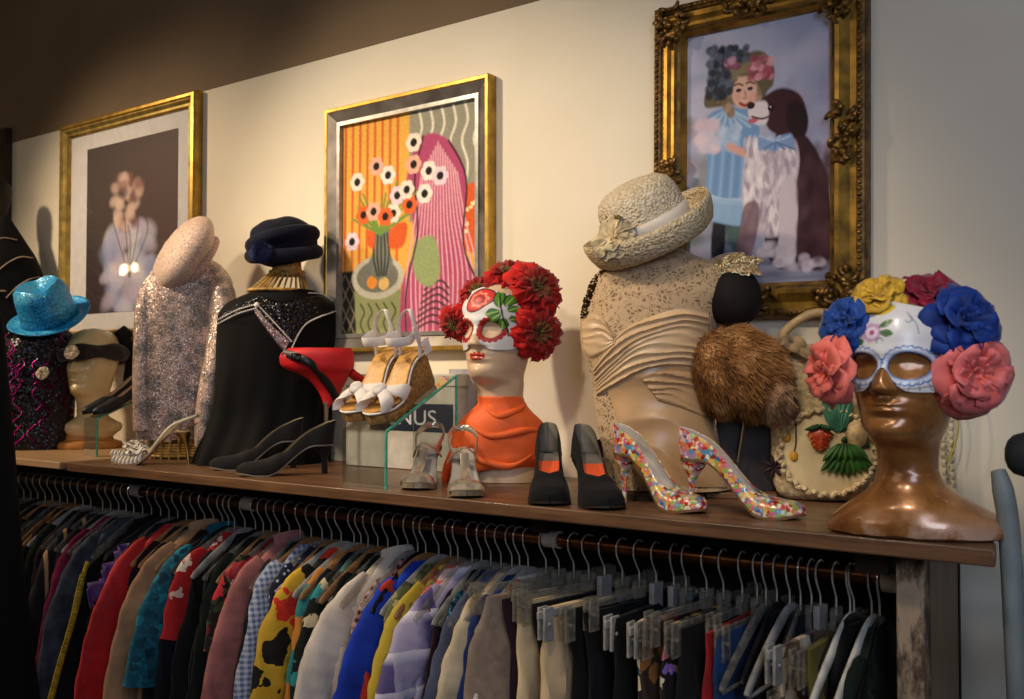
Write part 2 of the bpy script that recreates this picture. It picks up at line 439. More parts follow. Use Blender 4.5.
# ================================================================== THE SETTING
BORDER = 2.59
def wall_mat():
    t = NT('wall paint'); b = t.bsdf(0.75, 0, 0.3); v = t.coord(); n = t.noise(v, 3, 4); n2 = t.noise(v, 60, 3)
    t.l(t.ramp(n.outputs['Fac'], [(0.3, '#d9cfb8'), (0.7, '#dfd6c2')]), b.inputs['Base Color']); t.bump(n2.outputs['Fac'], 0.12, 0.002); return t.mat
m_wall = wall_mat(); m_brown = plain('#6f5c45', 0.8, 0, 0.06, 3)
struct('wall_back', MB().box((-6, 0, 0), (1.4, 0.1, BORDER)).box((-6, -0.002, BORDER), (1.4, 0.1, 3.3), 1), [m_wall, m_brown], smooth=False)
struct('wall_left', MB().box((-6.1, -4.6, 0), (-6, 0.1, BORDER)).box((-6.1, -4.6, BORDER), (-5.998, 0.1, 3.3), 1), [m_wall, m_brown], smooth=False)
struct('floor', MB().box((-6.1, -4.6, -0.1), (1.4, 0.1, 0)), wood('#2c1c10', '#4a3220', 2, 0), smooth=False)

# the long shelf: two boards on supports
shelf = thing('display_shelf', 'long dark wooden display shelf running along the wall above the clothes rail', 'shelf', (-2.0, -0.25, SHZ))
def shelf_local(mb, name, mat, **k):
    mb.v = [(x + 2.0, y + 0.25, z - SHZ) for x, y, z in mb.v]; return mb.build(name, mat, shelf, **k)
xj = -2.72
shelf_local(MB().box((-4.6, -0.515, SHZ - 0.020), (xj, -0.004, SHZ)), 'shelf_board', wood('#9a7a58', '#b5926c', 2.2, 0), bevel=0.002)['label'] = 'paler shelf board at the left end'
xe = x_at(948, 0, 500)
shelf_local(MB().extrude([Vector((xj + .001, -.50, SHZ)), Vector((-.29, -.50, SHZ)), Vector((-.30, -.44, SHZ)), Vector((xe, -.004, SHZ)), Vector((xj + .001, -.004, SHZ))], (0, 0, -.026), (0, 0, 0)), 'shelf_board', wood('#38271a', '#765338', 2.2, 0, 0.42, 0.15), bevel=0.003)['label'] = 'dark brown shelf board'
def post_mat():
    t = NT('worn whitewash'); b = t.bsdf(0.8); v = t.coord(scale=(1, 1, .4)); n = t.noise(v, 22, 6, .7)
    t.l(t.ramp(n.outputs['Fac'], [(0.36, '#1c130c'), (0.45, '#5e4a38'), (0.55, '#a08c74'), (0.8, '#8a7660')]), b.inputs['Base Color']); t.bump(n.outputs['Fac'], .4); return t.mat
xp = x_at(896, -0.44); xp2 = x_at(924, -0.44)
for xa, xb in ((xp, xp2), (-4.4, -4.35)):
    shelf_local(MB().box((xa, -0.44, 0), (xb, -0.40, SHZ - 0.027)), 'front_post', post_mat(), bevel=0.002)['label'] = 'worn whitewashed post under the shelf'
    shelf_local(MB().box((xa + .004, -0.40, 0), (xb - .004, -0.20, SHZ - 0.027)), 'side_board', wood('#3a2a1a', '#6a5234', 2, 2), bevel=0.002)
shelf_local(MB().box((-4.35, -0.025, SHZ - .10), (xp, -0.004, SHZ - .027)), 'back_rail', wood('#2c1c10', '#4a3220', 2, 0))

shelf_local(MB().box((-4.35, -.022, .25), (xp, -.010, SHZ - .10)), 'shade_panel', plain('#1a120c', .8, 0, .3), smooth=False)  # added dark sheet, stands in for the shade behind the packed clothes
# ------------------------------------------------------------------ pictures on the wall
def frame_thing(name, label, x0, x1, z0, z1, profile, mats, part='frame_moulding'):
    """profile: (inset, depth, material) from the wall outside to the sight edge inside"""
    t = thing(name, label, 'picture', ((x0 + x1) / 2, -0.001, z0))
    w, h = (x1 - x0) / 2, z1 - z0; mb = MB(); vs = []; fs = []; n = len(profile)
    for ins, d, m in profile:
        for sx, sz in ((-1, 0), (1, 0), (1, 1), (-1, 1)):
            vs.append((sx * (w - ins), -d, ins if sz == 0 else h - ins))
    for k in range(n - 1):
        mb.add([], [])
    for k in range(n - 1):
        mb.add(vs[4 * k:4 * k + 8], [(i, (i + 1) % 4, 4 + (i + 1) % 4, 4 + i) for i in range(4)], profile[k][2])
    o = mb.build(part, mats, t, angle=25)
    return t, w, h
class Wallpic:
    """uv of a point of the photo on a picture sheet"""
    def __init__(s, x0, x1, z0, z1, y): s.x0, s.x1, s.z0, s.z1, s.y = x0, x1, z0, z1, y
    def __call__(s, px, py):
        q = at_y(px, py, s.y); return ((q.x - s.x0) / (s.x1 - s.x0), (s.z1 - q.z) / (s.z1 - s.z0))
gold = plain('#b8913e', .36, .7, .2, 25); gold_d = plain('#9a752e', .4, .65, .35, 25); olive = plain('#a08848', .42, .6, .25, 25)
silver = plain('#aaa69e', .3, .6, .15); bronze_mirror = plain('#8d857c', .25, .55, .3, 12)
pmat = painted(0.55, 0.3)

# 1: gold frame, white mat, dark portrait-sized print (plain stand-in: pale bouquet on a dark ground)
Y1 = -0.035
fx0, fx1 = x_at(60, -.028, 200), x_at(202, -.002, 200); fz1 = (at_y(60, 125, Y1).z + at_y(201, 89, Y1).z) / 2; fz0 = at_y(110, 343, Y1).z
prof1 = [(0, 0, 0), (0, .028, 0), (.006, .034, 0), (.016, .036, 0), (.020, .030, 1), (.026, .032, 1), (.036, .024, 1), (.044, .024, 0), (.050, .016, 0), (.050, .010, 0)]
t1, w, h = frame_thing('framed_print', 'gold framed picture with white mat, pale blossoms on dark ground, behind pink beret', fx0, fx1, fz0, fz1, prof1, [gold, olive])
MB().box((-w + .045, -.012, .045), (w - .045, -.004, h - .045)).build('mat_board', plain('#d9d6d6', 0.8, 0, .03), t1, smooth=False)
ix0, ix1 = x_at(87, -.014, 200), x_at(177.5, -.014, 200); iz1 = at_y(87, 150, -.014).z; iz0 = at_y(87, 314, -.014).z
c = Canvas(110, 150, '#3a2f30')
c.ell(.25, .15, .6, .4, '#4a3f3e', 1.2); c.ell(.9, .5, .5, .6, '#55403c', 1.4); c.ell(.8, .95, .45, .22, '#2c3466', .6)
for k in range(70):
    a, r_ = RNG.uniform(0, 6.28), RNG.uniform(0, 1) ** .5
    cx, cy = .48 + .33 * r_ * math.cos(a), .74 + .26 * r_ * math.sin(a)
    c.ell(cx, cy, RNG.uniform(.05, .11), RNG.uniform(.03, .07), random.choice(['#c9c6da', '#aab0d0', '#d8d2dc', '#8f98c4', '#bfb2c8']), .8, RNG.uniform(0, 180), .75)
for k in range(40):
    a, r_ = RNG.uniform(0, 6.28), RNG.uniform(0, 1) ** .5
    c.ell(.47 + .16 * r_ * math.cos(a), .36 + .16 * r_ * math.sin(a), .055, .032, random.choice(['#d9b8a8', '#c79a8c', '#e3c9bc', '#8c5e58', '#2c1f1f']), .8, RNG.uniform(0, 180), .7)
for x, y in ((.3, .5), (.42, .5), (.56, .52), (.66, .56), (.48, .6)): c.line([(x, y - .1), (x + .03, y), (.5, .8)], .006, '#3d4a38', .7)
c.speckle(.05)
ox = (fx0 + fx1) / 2
c.sheet(ix0 - ox, ix1 - ox, iz0 - fz0, iz1 - fz0, -.0135, 'print', t1, pmat)
MB().box((-w + .046, -.0172, .046), (w - .046, -.0165, h - .046)).build('glass_pane', pane(0.05), t1, smooth=False)

# 2: silver and gold frame, needlework (plain stand-in: vase of flowers by striped wall and a rose curtain)
Y2 = -0.035
fx0, fx1 = x_at(324.5, -.033, 200), x_at(496, -.002, 200); fz1 = (at_y(324.5, 110, Y2).z + at_y(493, 72, Y2).z) / 2; fz0 = at_y(450, 350, Y2).z
prof2 = [(0, 0, 0), (0, .033, 0), (.002, .035, 0), (.010, .035, 0), (.012, .033, 1), (.040, .020, 1), (.041, .024, 2), (.052, .024, 2), (.053, .014, 2), (.053, .006, 2)]
t2, w, h = frame_thing('framed_needlework', 'silver and gold framed needlework of a flower vase before orange stripes and pink drapery', fx0, fx1, fz0, fz1, prof2, [gold, bronze_mirror, silver])
W2 = 150; H2 = int(W2 * (h - .1) / (2 * w - .1)); c = Canvas(W2, H2, '#d9a548')
for k in range(8): c.poly([(.02 + k * .058, -.05), (.038 + k * .058, -.05), (.030 + k * .058, .75), (.012 + k * .058, .75)], '#c65a2c', smooth=False)
c.poly([(.52, -.1), (1.1, -.1), (1.1, .5), (.52, .5)], '#8d8a78', smooth=False)
for k in range(6): c.line([(.58 + k * .08, -.02), (.61 + k * .08, .08), (.57 + k * .08, .17), (.61 + k * .08, .28), (.58 + k * .08, .42)], .008, '#d9d3bd')
c.poly([(-.1, .70), (.28, .70), (.28, 1.1), (-.1, 1.1)], '#26241f', smooth=False)
for k in range(7): c.line([(-.05 + k * .07, .72), (-.25 + k * .07, 1.02)], .005, '#77705e'); c.line([(-.25 + k * .07, .72), (-.02 + k * .07, 1.02)], .005, '#77705e')
c.poly([(.86, .40), (1.1, .38), (1.1, .66), (.86, .62)], '#cf5a28'); 
for k in range(14): c.ell(.88 + RNG.uniform(0, .12), .43 + RNG.uniform(0, .17), .012, .008, '#ecd9a0')
# drapery hanging down the right
c.poly([(.50, .30), (.62, .12), (.80, .16), (.92, .34), (.90, .62), (1.0, .8), (1.0, 1.05), (.5, 1.05), (.46, .8), (.56, .6)], '#a8466a')
for k in range(16):
    x = .5 + k * .033; c.line([(x * .5 + .36, .16 + abs(k - 7) * .018), (x * .7 + .21, .5), (x, .75), (x + .02 * math.sin(k), 1.02)], .005, '#dba3ae')
for k in range(7): c.line([(.56 + k * .012, .99 - k * .03), (.68 + k * .01, .955 - k * .03), (.80, .99 - k * .03)], .006, '#3a2a2a')
c.poly([(.56, .60), (.70, .58), (.74, .74), (.66, .8), (.56, .74)], '#8d9a68')
c.line([(.62, .12), (.56, .3), (.58, .55), (.5, .8), (.5, 1.0)], .006, '#2a2020'); c.line([(.80, .16), (.92, .34), (.9, .62), (1, .8)], .006, '#2a2020')
# table, tray, vase
c.poly([(.10, .80), (.46, .80), (.44, 1.02), (.12, 1.02)], '#8b8f62', smooth=False)
for k in range(5): c.line([(.15 + k * .06, .86), (.18 + k * .06, .9), (.15 + k * .06, .95), (.18 + k * .06, 1.0)], .006, '#4a4f30')
c.ell(.28, .74, .20, .10, '#c8c4b0', .05); c.ell(.28, .74, .20, .10, '#2a2a24', .03, al=.2); c.ell(.28, .735, .16, .075, '#6f6f62', .06)
for x, y in ((.24, .76), (.34, .70), (.33, .77)): c.ell(x, y, .04, .03, '#d98a34' if y < .765 or x < .3 else '#d9b06a', .1)
c.poly([(.24, .52), (.37, .52), (.36, .60), (.40, .68), (.34, .74), (.26, .74), (.21, .68), (.26, .60)], '#6f7468')
for k in range(5): c.line([(.26 + k * .024, .54), (.25 + k * .03, .64), (.28 + k * .016, .73)], .006, '#2e302c')
c.poly([(.38, .52), (.50, .50), (.48, .60), (.38, .61)], '#cf5a28'); c.poly([(.20, .52), (.26, .52), (.25, .6), (.2, .58)], '#cf5a28')
for k in range(26): c.line([(.3, .54), (.3 + RNG.uniform(-.22, .3), .35 + RNG.uniform(-.08, .12))], .006, '#6b8a3c')
for i, (x, y) in enumerate([(.12, .28), (.27, .22), (.36, .27), (.17, .44), (.43, .37), (.55, .14), (.55, .24), (.66, .28), (.52, .42), (.08, .56), (.40, .45), (.25, .43), (.63, .38), (.34, .46), (.74, .31), (.5, .35)]):
    cc = ['#e3d6c6', '#e0a890', '#e8dcd0', '#d9632f', '#dcc7cf'][i % 5]
    for q in range(6): c.ell(x + .032 * math.cos(q * 1.05), y + .026 * math.sin(q * 1.05), .026, .02, cc, .2)
    c.ell(x, y, .024, .019, '#1d1a1a', .2)
c.speckle(.07)
c.sheet(-w + .051, w - .051, .051, h - .051, -.010, 'needlework', t2, painted(0.8, 0.2, .6, 500))
MB().box((-w + .02, -.006, .02), (w - .02, -.001, h - .02)).build('backing_board', plain('#6a5a44', .9), t2, smooth=False)

# 3: ornate antique gold frame, girl in a pale blue dress hugging a brown and white dog
Y3 = -0.045
fx0, fx1 = x_at(652, -.025, 150), x_at(869, -.002, 150); fz1 = at_y(652, 8, Y3).z; fz0 = at_y(777, 318, Y3).z
prof3 = [(0, 0, 0), (0, .020, 0), (.004, .030, 0), (.012, .034, 0), (.020, .030, 0), (.022, .024, 1), (.034, .026, 1), (.052, .040, 1), (.060, .042, 1), (.064, .034, 0), (.070, .030, 1), (.076, .022, 1), (.078, .012, 0), (.078, .006, 0)]
t3, w, h = frame_thing('framed_print', 'ornate antique gold frame with girl in blue hugging a brown dog', fx0, fx1, fz0, fz1, prof3, [plain('#6a4e26', .5, .5, .5, 40), gold_d])
ox = (fx0 + fx1) / 2
m_orn = plain('#6e5128', .4, .6, .6, 60, .4, 120)
def bead_rim(ins, d, r, step):
    mb = MB(); ww, hh = w - ins, h - 2 * ins
    for a, b in ((Vector((-ww, -d, ins)), Vector((ww, -d, ins))), (Vector((ww, -d, ins)), Vector((ww, -d, h - ins))), (Vector((ww, -d, h - ins)), Vector((-ww, -d, h - ins))), (Vector((-ww, -d, h - ins)), Vector((-ww, -d, ins)))):
        n = int((b - a).length / step)
        for k in range(n): mb.ell(a.lerp(b, (k + .5) / n), (r, r * .8, r), 6, 4)
    return mb
bead_rim(.012, .034, .0055, .0125).build('beaded_rim', m_orn, t3)
def scroll_cluster(cx, cz, sx, sz, seed, name):
    rr = random.Random(seed); mb = MB()
    for k in range(26):
        a = rr.uniform(0, 2 * PI); q = rr.uniform(.1, 1) ** .6
        x, z = cx + sx * q * math.cos(a), cz + sz * q * math.sin(a); ang = rr.uniform(0, 2 * PI); L = rr.uniform(.010, .020)
        pts = [(x + L * t * math.cos(ang + 2.2 * t), -.040 - .014 * math.sin(PI * t) * (1.2 - q), z + L * t * math.sin(ang + 2.2 * t)) for t in (0, .25, .5, .75, 1)]
        mb.tube(catmull(pts, 3), [.0022 + .0035 * math.sin(PI * (i + .6) / 14.5) for i in range(13)], 7)
    for k in range(6): mb.ell((cx + rr.uniform(-.5, .5) * sx, -.048, cz + rr.uniform(-.5, .5) * sz), (.007, .007, .007), 8, 6)
    return mb.build(name, m_orn, t3)
for i, (cx, cz, a, b) in enumerate([(-w + .052, h - .06, .04, .055), (w - .052, h - .06, .04, .055), (-w + .052, .06, .04, .05), (w - .052, .055, .045, .05),
                                    (-w + .045, h * .44, .026, .055), (w - .045, h * .52, .026, .065), (0, .045, .06, .026), (0, h - .045, .06, .026)]):
    scroll_cluster(cx, cz, a, b, 40 + i, 'scroll_ornament')
ix0, ix1, iz0, iz1 = fx0 + .076, fx1 - .076, fz0 + .076, fz1 - .076
U = Wallpic(ix0, ix1, iz0, iz1, -.012)
c = Canvas(170, 270, '#959bb4')
def P(pts): return [U(*p) for p in pts]
def E(px, py, rx, ry, col, soft=.3, rot=0, al=1.0):
    u, v = U(px, py); u2, _ = U(px + rx, py); _, v2 = U(px, py + ry); c.ell(u, v, abs(u2 - u), abs(v2 - v), col, soft, rot, al)
# misty garden
for k in range(160):
    E(RNG.uniform(680, 835), RNG.uniform(10, 300), RNG.uniform(8, 22), RNG.uniform(6, 16), random.choice(['#aeb4cc', '#b7b6cb', '#98a0ba', '#c3bfd0', '#a59fb4']), 1.2, 0, .35)
for k in range(50): E(RNG.uniform(780, 835), RNG.uniform(80, 190), 7, 6, random.choice(['#9a8fae', '#8f8aa8', '#a99ab4']), 1.0, 0, .4)
for k in range(50): E(RNG.uniform(680, 720), RNG.uniform(120, 240), 8, 8, random.choice(['#6a7c78', '#8a7f8a', '#5f6f70', '#9a8a92']), 1.0, 0, .5)
c.poly(P([(670, 262), (760, 252), (840, 245), (840, 310), (670, 310)]), '#6f7088', .9, soft=.03)
for k in range(30): E(RNG.uniform(720, 830), RNG.uniform(262, 295), 16, 2.5, random.choice(['#8b8da2', '#55566c', '#9b9db0']), 1.0, 0, .5)
for k in range(40): E(RNG.uniform(716, 745), RNG.uniform(215, 258), 6, 6, random.choice(['#3f5554', '#4a6460', '#35484a']), 1, 0, .6)
# girl: stockings, dress, sleeves, face, curls, hat
c.poly(P([(713, 222), (724, 222), (722, 258), (711, 258)]), '#1d1f2a')
c.poly(P([(706, 118), (722, 108), (742, 108), (756, 116), (757, 150), (752, 196), (746, 224), (716, 222), (701, 215), (706, 170), (704, 140)]), '#6d93bd')
for k in range(9): c.line(P([(712 + k * 5, 150), (709 + k * 5.2, 185), (707 + k * 5, 218)]), .008, ['#9fbcd8', '#6485ad'][k % 2], .6, .01)
c.line(P([(703, 196), (725, 202), (750, 200)]), .02, '#a9c2da', .9); c.poly(P([(702, 200), (749, 204), (746, 225), (716, 223), (700, 216)]), '#8fb0d0', .8)
for k in range(13): c.line(P([(727, 110), (703 + k * 4.5, 124 + 5 * math.sin(k * .25))]), .010, ['#a5c0da', '#7697bd'][k % 2], .8)
for k in range(26): E(706 + RNG.uniform(-8, 9), 138 + RNG.uniform(-14, 12), 6, 6, random.choice(['#d3c1cb', '#c9b0bd', '#b9b7cc', '#dccdd2']), .8, 0, .7)
for k in range(16): E(727 + RNG.uniform(-6, 8), 140 + RNG.uniform(-12, 8), 5, 5, random.choice(['#a9bfd9', '#8faccd', '#b9c9dd']), .8, 0, .7)
c.line(P([(728, 147), (742, 153), (764, 157)]), .024, '#cf9f90', 1, .01); E(764, 157, 6, 4, '#d5a797')
c.poly(P([(703, 108), (704, 92), (716, 74), (742, 55), (760, 52), (771, 66), (771, 84), (765, 92), (757, 108), (730, 106), (716, 108)]), '#5f5640')
for k in range(110):
    a = RNG.uniform(-2.5, 2.5); E(740 + 16 * math.sin(a), 94 - 13 * math.cos(a) + abs(a) * 4, 3.5, 5, random.choice(['#8a7460', '#a68e76', '#5e4a3a', '#bda78e', '#74604c']), .6, RNG.uniform(-30, 30), .85)
E(742, 93, 12.5, 16, '#d3aa98', .2); E(746, 101, 7, 6, '#d8b0a0', .5)
E(750, 98, 4, 3.5, '#cf8f84', 1, 0, .6); E(735, 98, 3.5, 3.5, '#cf8f84', 1, 0, .5)
for ex, ey in ((736.5, 91), (748, 89)): E(ex, ey, 2.8, 1.9, '#2a2228', .3); c.line(P([(ex - 4, ey - 5), (ex, ey - 6.5), (ex + 4, ey - 5)]), .006, '#6a4a3a')
c.line(P([(742.5, 92), (744, 98), (741.5, 99)]), .005, '#a87264'); c.line(P([(738, 104), (743, 106), (748, 103)]), .009, '#9a3a38')
c.poly(P([(712, 92), (718, 80), (732, 68), (748, 62), (762, 66), (767, 76), (758, 76), (744, 74), (730, 80), (722, 92), (716, 104)]), '#7d7356')
for k in range(110): E(717 + RNG.uniform(-11, 12), 74 + RNG.uniform(-26, 24), 3.5, 4, random.choice(['#252b38', '#3c4656', '#171c28', '#566072']), .6, RNG.uniform(0, 180), .75)
for k in range(30): E(734 + RNG.uniform(-10, 10), 55 + RNG.uniform(-7, 6), 3.5, 3.5, random.choice(['#252b38', '#3c4656', '#566072']), .6, 0, .75)
for k in range(46): E(757 + RNG.uniform(-11, 12), 69 + RNG.uniform(-11, 10), 3.6, 3.2, random.choice(['#b0606e', '#8a3f50', '#d09aa2', '#a8505f', '#c98590']), .6, 0, .85)
for k in range(16): E(731 + RNG.uniform(-6, 6), 64 + RNG.uniform(-4, 5), 3.5, 3, random.choice(['#8a5068', '#6a3a52', '#b58aa0']), .6, 0, .85)
# dog: body, chest, legs, head, ear, muzzle
c.poly(P([(776, 130), (800, 132), (818, 156), (828, 190), (828, 262), (800, 268), (770, 262), (762, 200)]), '#351c24')
c.poly(P([(748, 150), (762, 140), (790, 138), (798, 160), (792, 200), (784, 232), (758, 236), (742, 210), (742, 172)]), '#c3b7c2')
for k in range(320): E(RNG.uniform(744, 794), RNG.uniform(142, 230), 2.2, 7, random.choice(['#e3dade', '#a898a8', '#d4cad2', '#8f7f90', '#efe8ea']), .5, RNG.uniform(-20, 20), .6)
c.poly(P([(744, 205), (758, 205), (755, 240), (746, 262), (734, 262), (738, 235)]), '#7a5f68', .9)
c.poly(P([(780, 185), (796, 185), (796, 240), (794, 258), (776, 266), (778, 235)]), '#cbbfc8')
c.line(P([(800, 180), (803, 215), (800, 250)]), .03, '#5d4048', .8, .02)
for px, py in ((786, 262), (772, 250), (814, 262)):
    for k in range(16): E(px + RNG.uniform(-12, 10), py + RNG.uniform(-6, 6), 5, 4, random.choice(['#d5ccd4', '#c0b4c0', '#a698a6']), .8, 0, .7)
for k in range(60): E(RNG.uniform(800, 828), RNG.uniform(150, 255), 5, 9, random.choice(['#44262e', '#2c161c', '#50323a']), .9, 0, .5)
c.poly(P([(758, 104), (766, 94), (780, 88), (796, 93), (804, 108), (804, 128), (794, 138), (780, 136), (766, 128)]), '#3a1c24')
c.poly(P([(786, 104), (798, 102), (806, 116), (804, 134), (792, 136), (784, 122)]), '#24121a')
c.poly(P([(747, 107), (756, 102), (764, 102), (767, 112), (764, 124), (754, 124), (747, 117)]), '#d9ccd2'); E(749, 106, 4, 3.5, '#241a20'); E(769, 108, 3.4, 3.2, '#140e12', .3); E(768.3, 107, 1, 1, '#c9b8b8')
E(751, 121, 5, 2.5, '#c05a68', .5); c.line(P([(750, 117), (760, 119), (768, 116)]), .006, '#3a2a30')
c.poly(P([(757, 136), (768, 140), (778, 136), (790, 134), (792, 148), (780, 146), (774, 152), (764, 150), (757, 150)]), '#7d98c2')
for k in range(8): c.line(P([(774, 142), (758 + k * 5, 136 + 13 * (k % 2))]), .006, ['#a7bbdb', '#5f7aa8'][k % 2])
c.speckle(.02)
c.sheet(ix0 - ox, ix1 - ox, iz0 - fz0, iz1 - fz0, -.0115, 'print', t3, painted(.6, .15))
MB().box((-w + .02, -.006, .02), (w - .02, -.001, h - .02)).build('backing_board', plain('#4a3a24', .9), t3, smooth=False)
t3.rotation_euler = (0, R(0.6), 0)

# 4: the edge of a dark frame at the far left
fx1_ = x_at(4.5, -.03, 200); fz1_ = at_y(3, 128, -.03).z
t4, w, h = frame_thing('framed_picture', 'dark brown picture frame mostly cut off by left edge of photo', fx1_ - .5, fx1_, fz1_ - .62, fz1_, [(0, 0, 0), (0, .03, 0), (.03, .034, 0), (.05, .02, 0), (.05, .008, 0)], [wood('#241810', '#3c2a1c', 2, 2)])
MB().box((-w + .045, -.010, .045), (w - .045, -.002, h - .045)).build('dark_canvas', plain('#3a3430', .6, 0, .3, 8), t4, smooth=False)
# ================================================================== GENERATORS FOR THE THINGS ON THE SHELF
def hexc(c): return lin(c)
# ---- mannequin head: a point of its skin, face towards -Y, z = 0 under the chin, about .225 tall
HEAD = [  # z, front, back, half width, section exponent
    (-.150, .060, .058, .058, 2.0), (-.100, .054, .056, .054, 2.0), (-.040, .052, .058, .053, 2.0), (-.015, .062, .058, .055, 2.0), (-.004, .082, .057, .054, 2.1), (.006, .0925, .056, .055, 2.1),
    (.020, .0955, .056, .060, 2.1), (.045, .0945, .062, .067, 2.1), (.065, .0935, .072, .071, 2.1), (.085, .0930, .083, .074, 2.1),
    (.110, .0925, .092, .077, 2.1), (.130, .0965, .097, .0785, 2.1), (.150, .0970, .099, .0785, 2.1), (.175, .090, .096, .075, 2.05),
    (.198, .074, .084, .066, 2.0), (.214, .053, .064, .050, 2.0), (.222, .034, .042, .033, 2.0), (.2255, .004, .006, .004, 2.0)]
def gs(x, s): return math.exp(-0.5 * (x / s) ** 2)
def head_pt(a, z, out=0.0, nose=1.0):
    """a: angle around, 0 at the face, +90 deg at the wearer's left (+X)"""
    f, b, w, e = interp(HEAD, z)
    sa, ca = math.sin(a), math.cos(a); k = 2 / e
    d = f if ca > 0 else b
    x = w * math.copysign(abs(sa) ** k, sa); y = -d * math.copysign(abs(ca) ** k, ca)
    if ca > 0:
        br = smoothstep(.125, .080, z) * smoothstep(.066, .076, z)
        nz = .005 * gs(z - .115, .012) + .023 * br
        y -= nose * nz * gs(x, .0085 + .004 * br)
        y -= nose * .006 * gs(z - .076, .006) * (gs(x - .011, .005) + gs(x + .011, .005))
        lw = gs(x, .017)
        y -= (.0075 * gs(z - .0535, .0042) + .0080 * gs(z - .0435, .0045) - .004 * gs(z - .0485, .0016)) * lw
        y += .004 * gs(z - .033, .005) * gs(x, .016)
        y -= .004 * gs(z - .016, .009) * gs(x, .016)
        for s in (-1, 1):
            y += .0125 * gs(x - s * .031, .013) * gs(z - .112, .0095)
            y -= .0060 * gs(x - s * .031, .0085) * gs(z - .1105, .0055)
            y -= .004 * gs(x - s * .034, .018) * gs(z - .131, .006)
            y -= .004 * gs(x - s * .043, .016) * gs(z - .085, .016)
    for s in (-1, 1):     # ears
        q = gs(z - .092, .017) * gs(a - s * R(97), .10); x += s * .010 * q; y += .004 * q
    if out:
        n = Vector((x, y, (z - .11) * .55)).normalized(); x += n.x * out; y += n.y * out; z = z + n.z * out
    return Vector((x, y, z))
def angs(n):   # denser around the face
    o = []
    for i in range(n):
        t = (i + .5) / n * 2 - 1; o.append(PI * (0.45 * t + 0.55 * t ** 3))
    return o
def head_mesh(base_rows, mb=None, turn=0.0, lips=None, n=110, scale=1.0, tiltx=0.0, tiltz=0.0):
    """base_rows: (z, half width, front, back, dx) from the bottom up to the neck, below -.05; a single closed skin"""
    mb = mb or MB(); A = angs(n); rings = []; cols = []
    Rt = Matrix.Rotation(turn, 3, 'Z')
    if len(base_rows) > 2:
        tab = list(base_rows) + [(-.05, .0530, .0522, .0575, 0)]; m_ = 22
        base_rows = [(tab[0][0] + (-.05 - tab[0][0]) * i / m_,) + tuple(interp(tab, tab[0][0] + (-.05 - tab[0][0]) * i / m_)) for i in range(m_)]
    for z, w, f, b, dx in base_rows:
        rings.append([Vector((dx + w * math.sin(a), -(f if math.cos(a) > 0 else b) * math.cos(a), z)) for a in A])
    zs = [-.05 + .046 * i / 8 for i in range(9)] + [-.002 + .226 * (i / 74) for i in range(75)] + [.2245, .2253]
    for z in zs:
        ring = []
        for a in A:
            p = head_pt(a, z)
            k = smoothstep(-.06, .01, z)
            ring.append(Rt @ Matrix.Rotation(tiltz * k, 3, 'Y') @ Matrix.Rotation(tiltx * k, 3, 'X') @ (p * scale))
        rings.append(ring)
    vs = [p for r in rings for p in r]; fs = []; mi = []
    zz = [r[0] for r in base_rows] + zs
    for j in range(len(rings) - 1):
        for i in range(n):
            i2 = (i + 1) % n; fs.append((j * n + i, j * n + i2, (j + 1) * n + i2, (j + 1) * n + i))
            m = 0
            if lips and abs(A[i]) < .6 and .035 < zz[j] < .062 and j >= len(base_rows):
                q = head_pt(A[i], zz[j]); zc = zz[j]
                up = .0490 <= zc <= .0575 - 0.30 * max(0, abs(q.x) - .004) - .0022 * gs(q.x, .002)
                lo = .0385 + 0.34 * max(0, abs(q.x) - .006) <= zc < .0495
                if abs(q.x) < .0195 and (up or lo): m = 1
            mi.append(m)
    fs.append(tuple(range(n))[::-1]); fs.append(tuple((len(rings) - 1) * n + i for i in range(n))); mi += [0, 0]
    o = len(mb.v); mb.v += [tuple(p) for p in vs]; mb.f += [tuple(k + o for k in f) for f in fs]; mb.mi += mi
    return mb
def mask_mesh(canvas, W, eyes, zlow, ztop, amax, Mx, nose_cut=True, nu=170, nv=120, out=.0045, seed=1):
    """half mask shaped on the head; canvas painted in (x, z) seen from the front; eyes: (x, z, rx, rz)"""
    mb = MB()
    def fn(u, v):
        a = (u * 2 - 1) * amax; q = zlow(a); z = q + v * (ztop(a) - q)
        p = head_pt(a, z, out, .75); return p
    pts = {}
    def skip(u, v):
        p = fn(u, v)
        for ex, ez, rx, rz in eyes:
            if ((p.x - ex) / rx) ** 2 + ((p.z - ez) / rz) ** 2 < 1: return True
        return False
    def col(u, v, p): return canvas.at((p.x + W) / (2 * W), (W * 2 * .9 - (p.z - .05)) / (W * 2 * .9))
    mb.grid(fn, nu, nv, col=col, skip=skip)
    mb.v = [tuple(Mx @ Vector(p)) for p in mb.v]; return mb
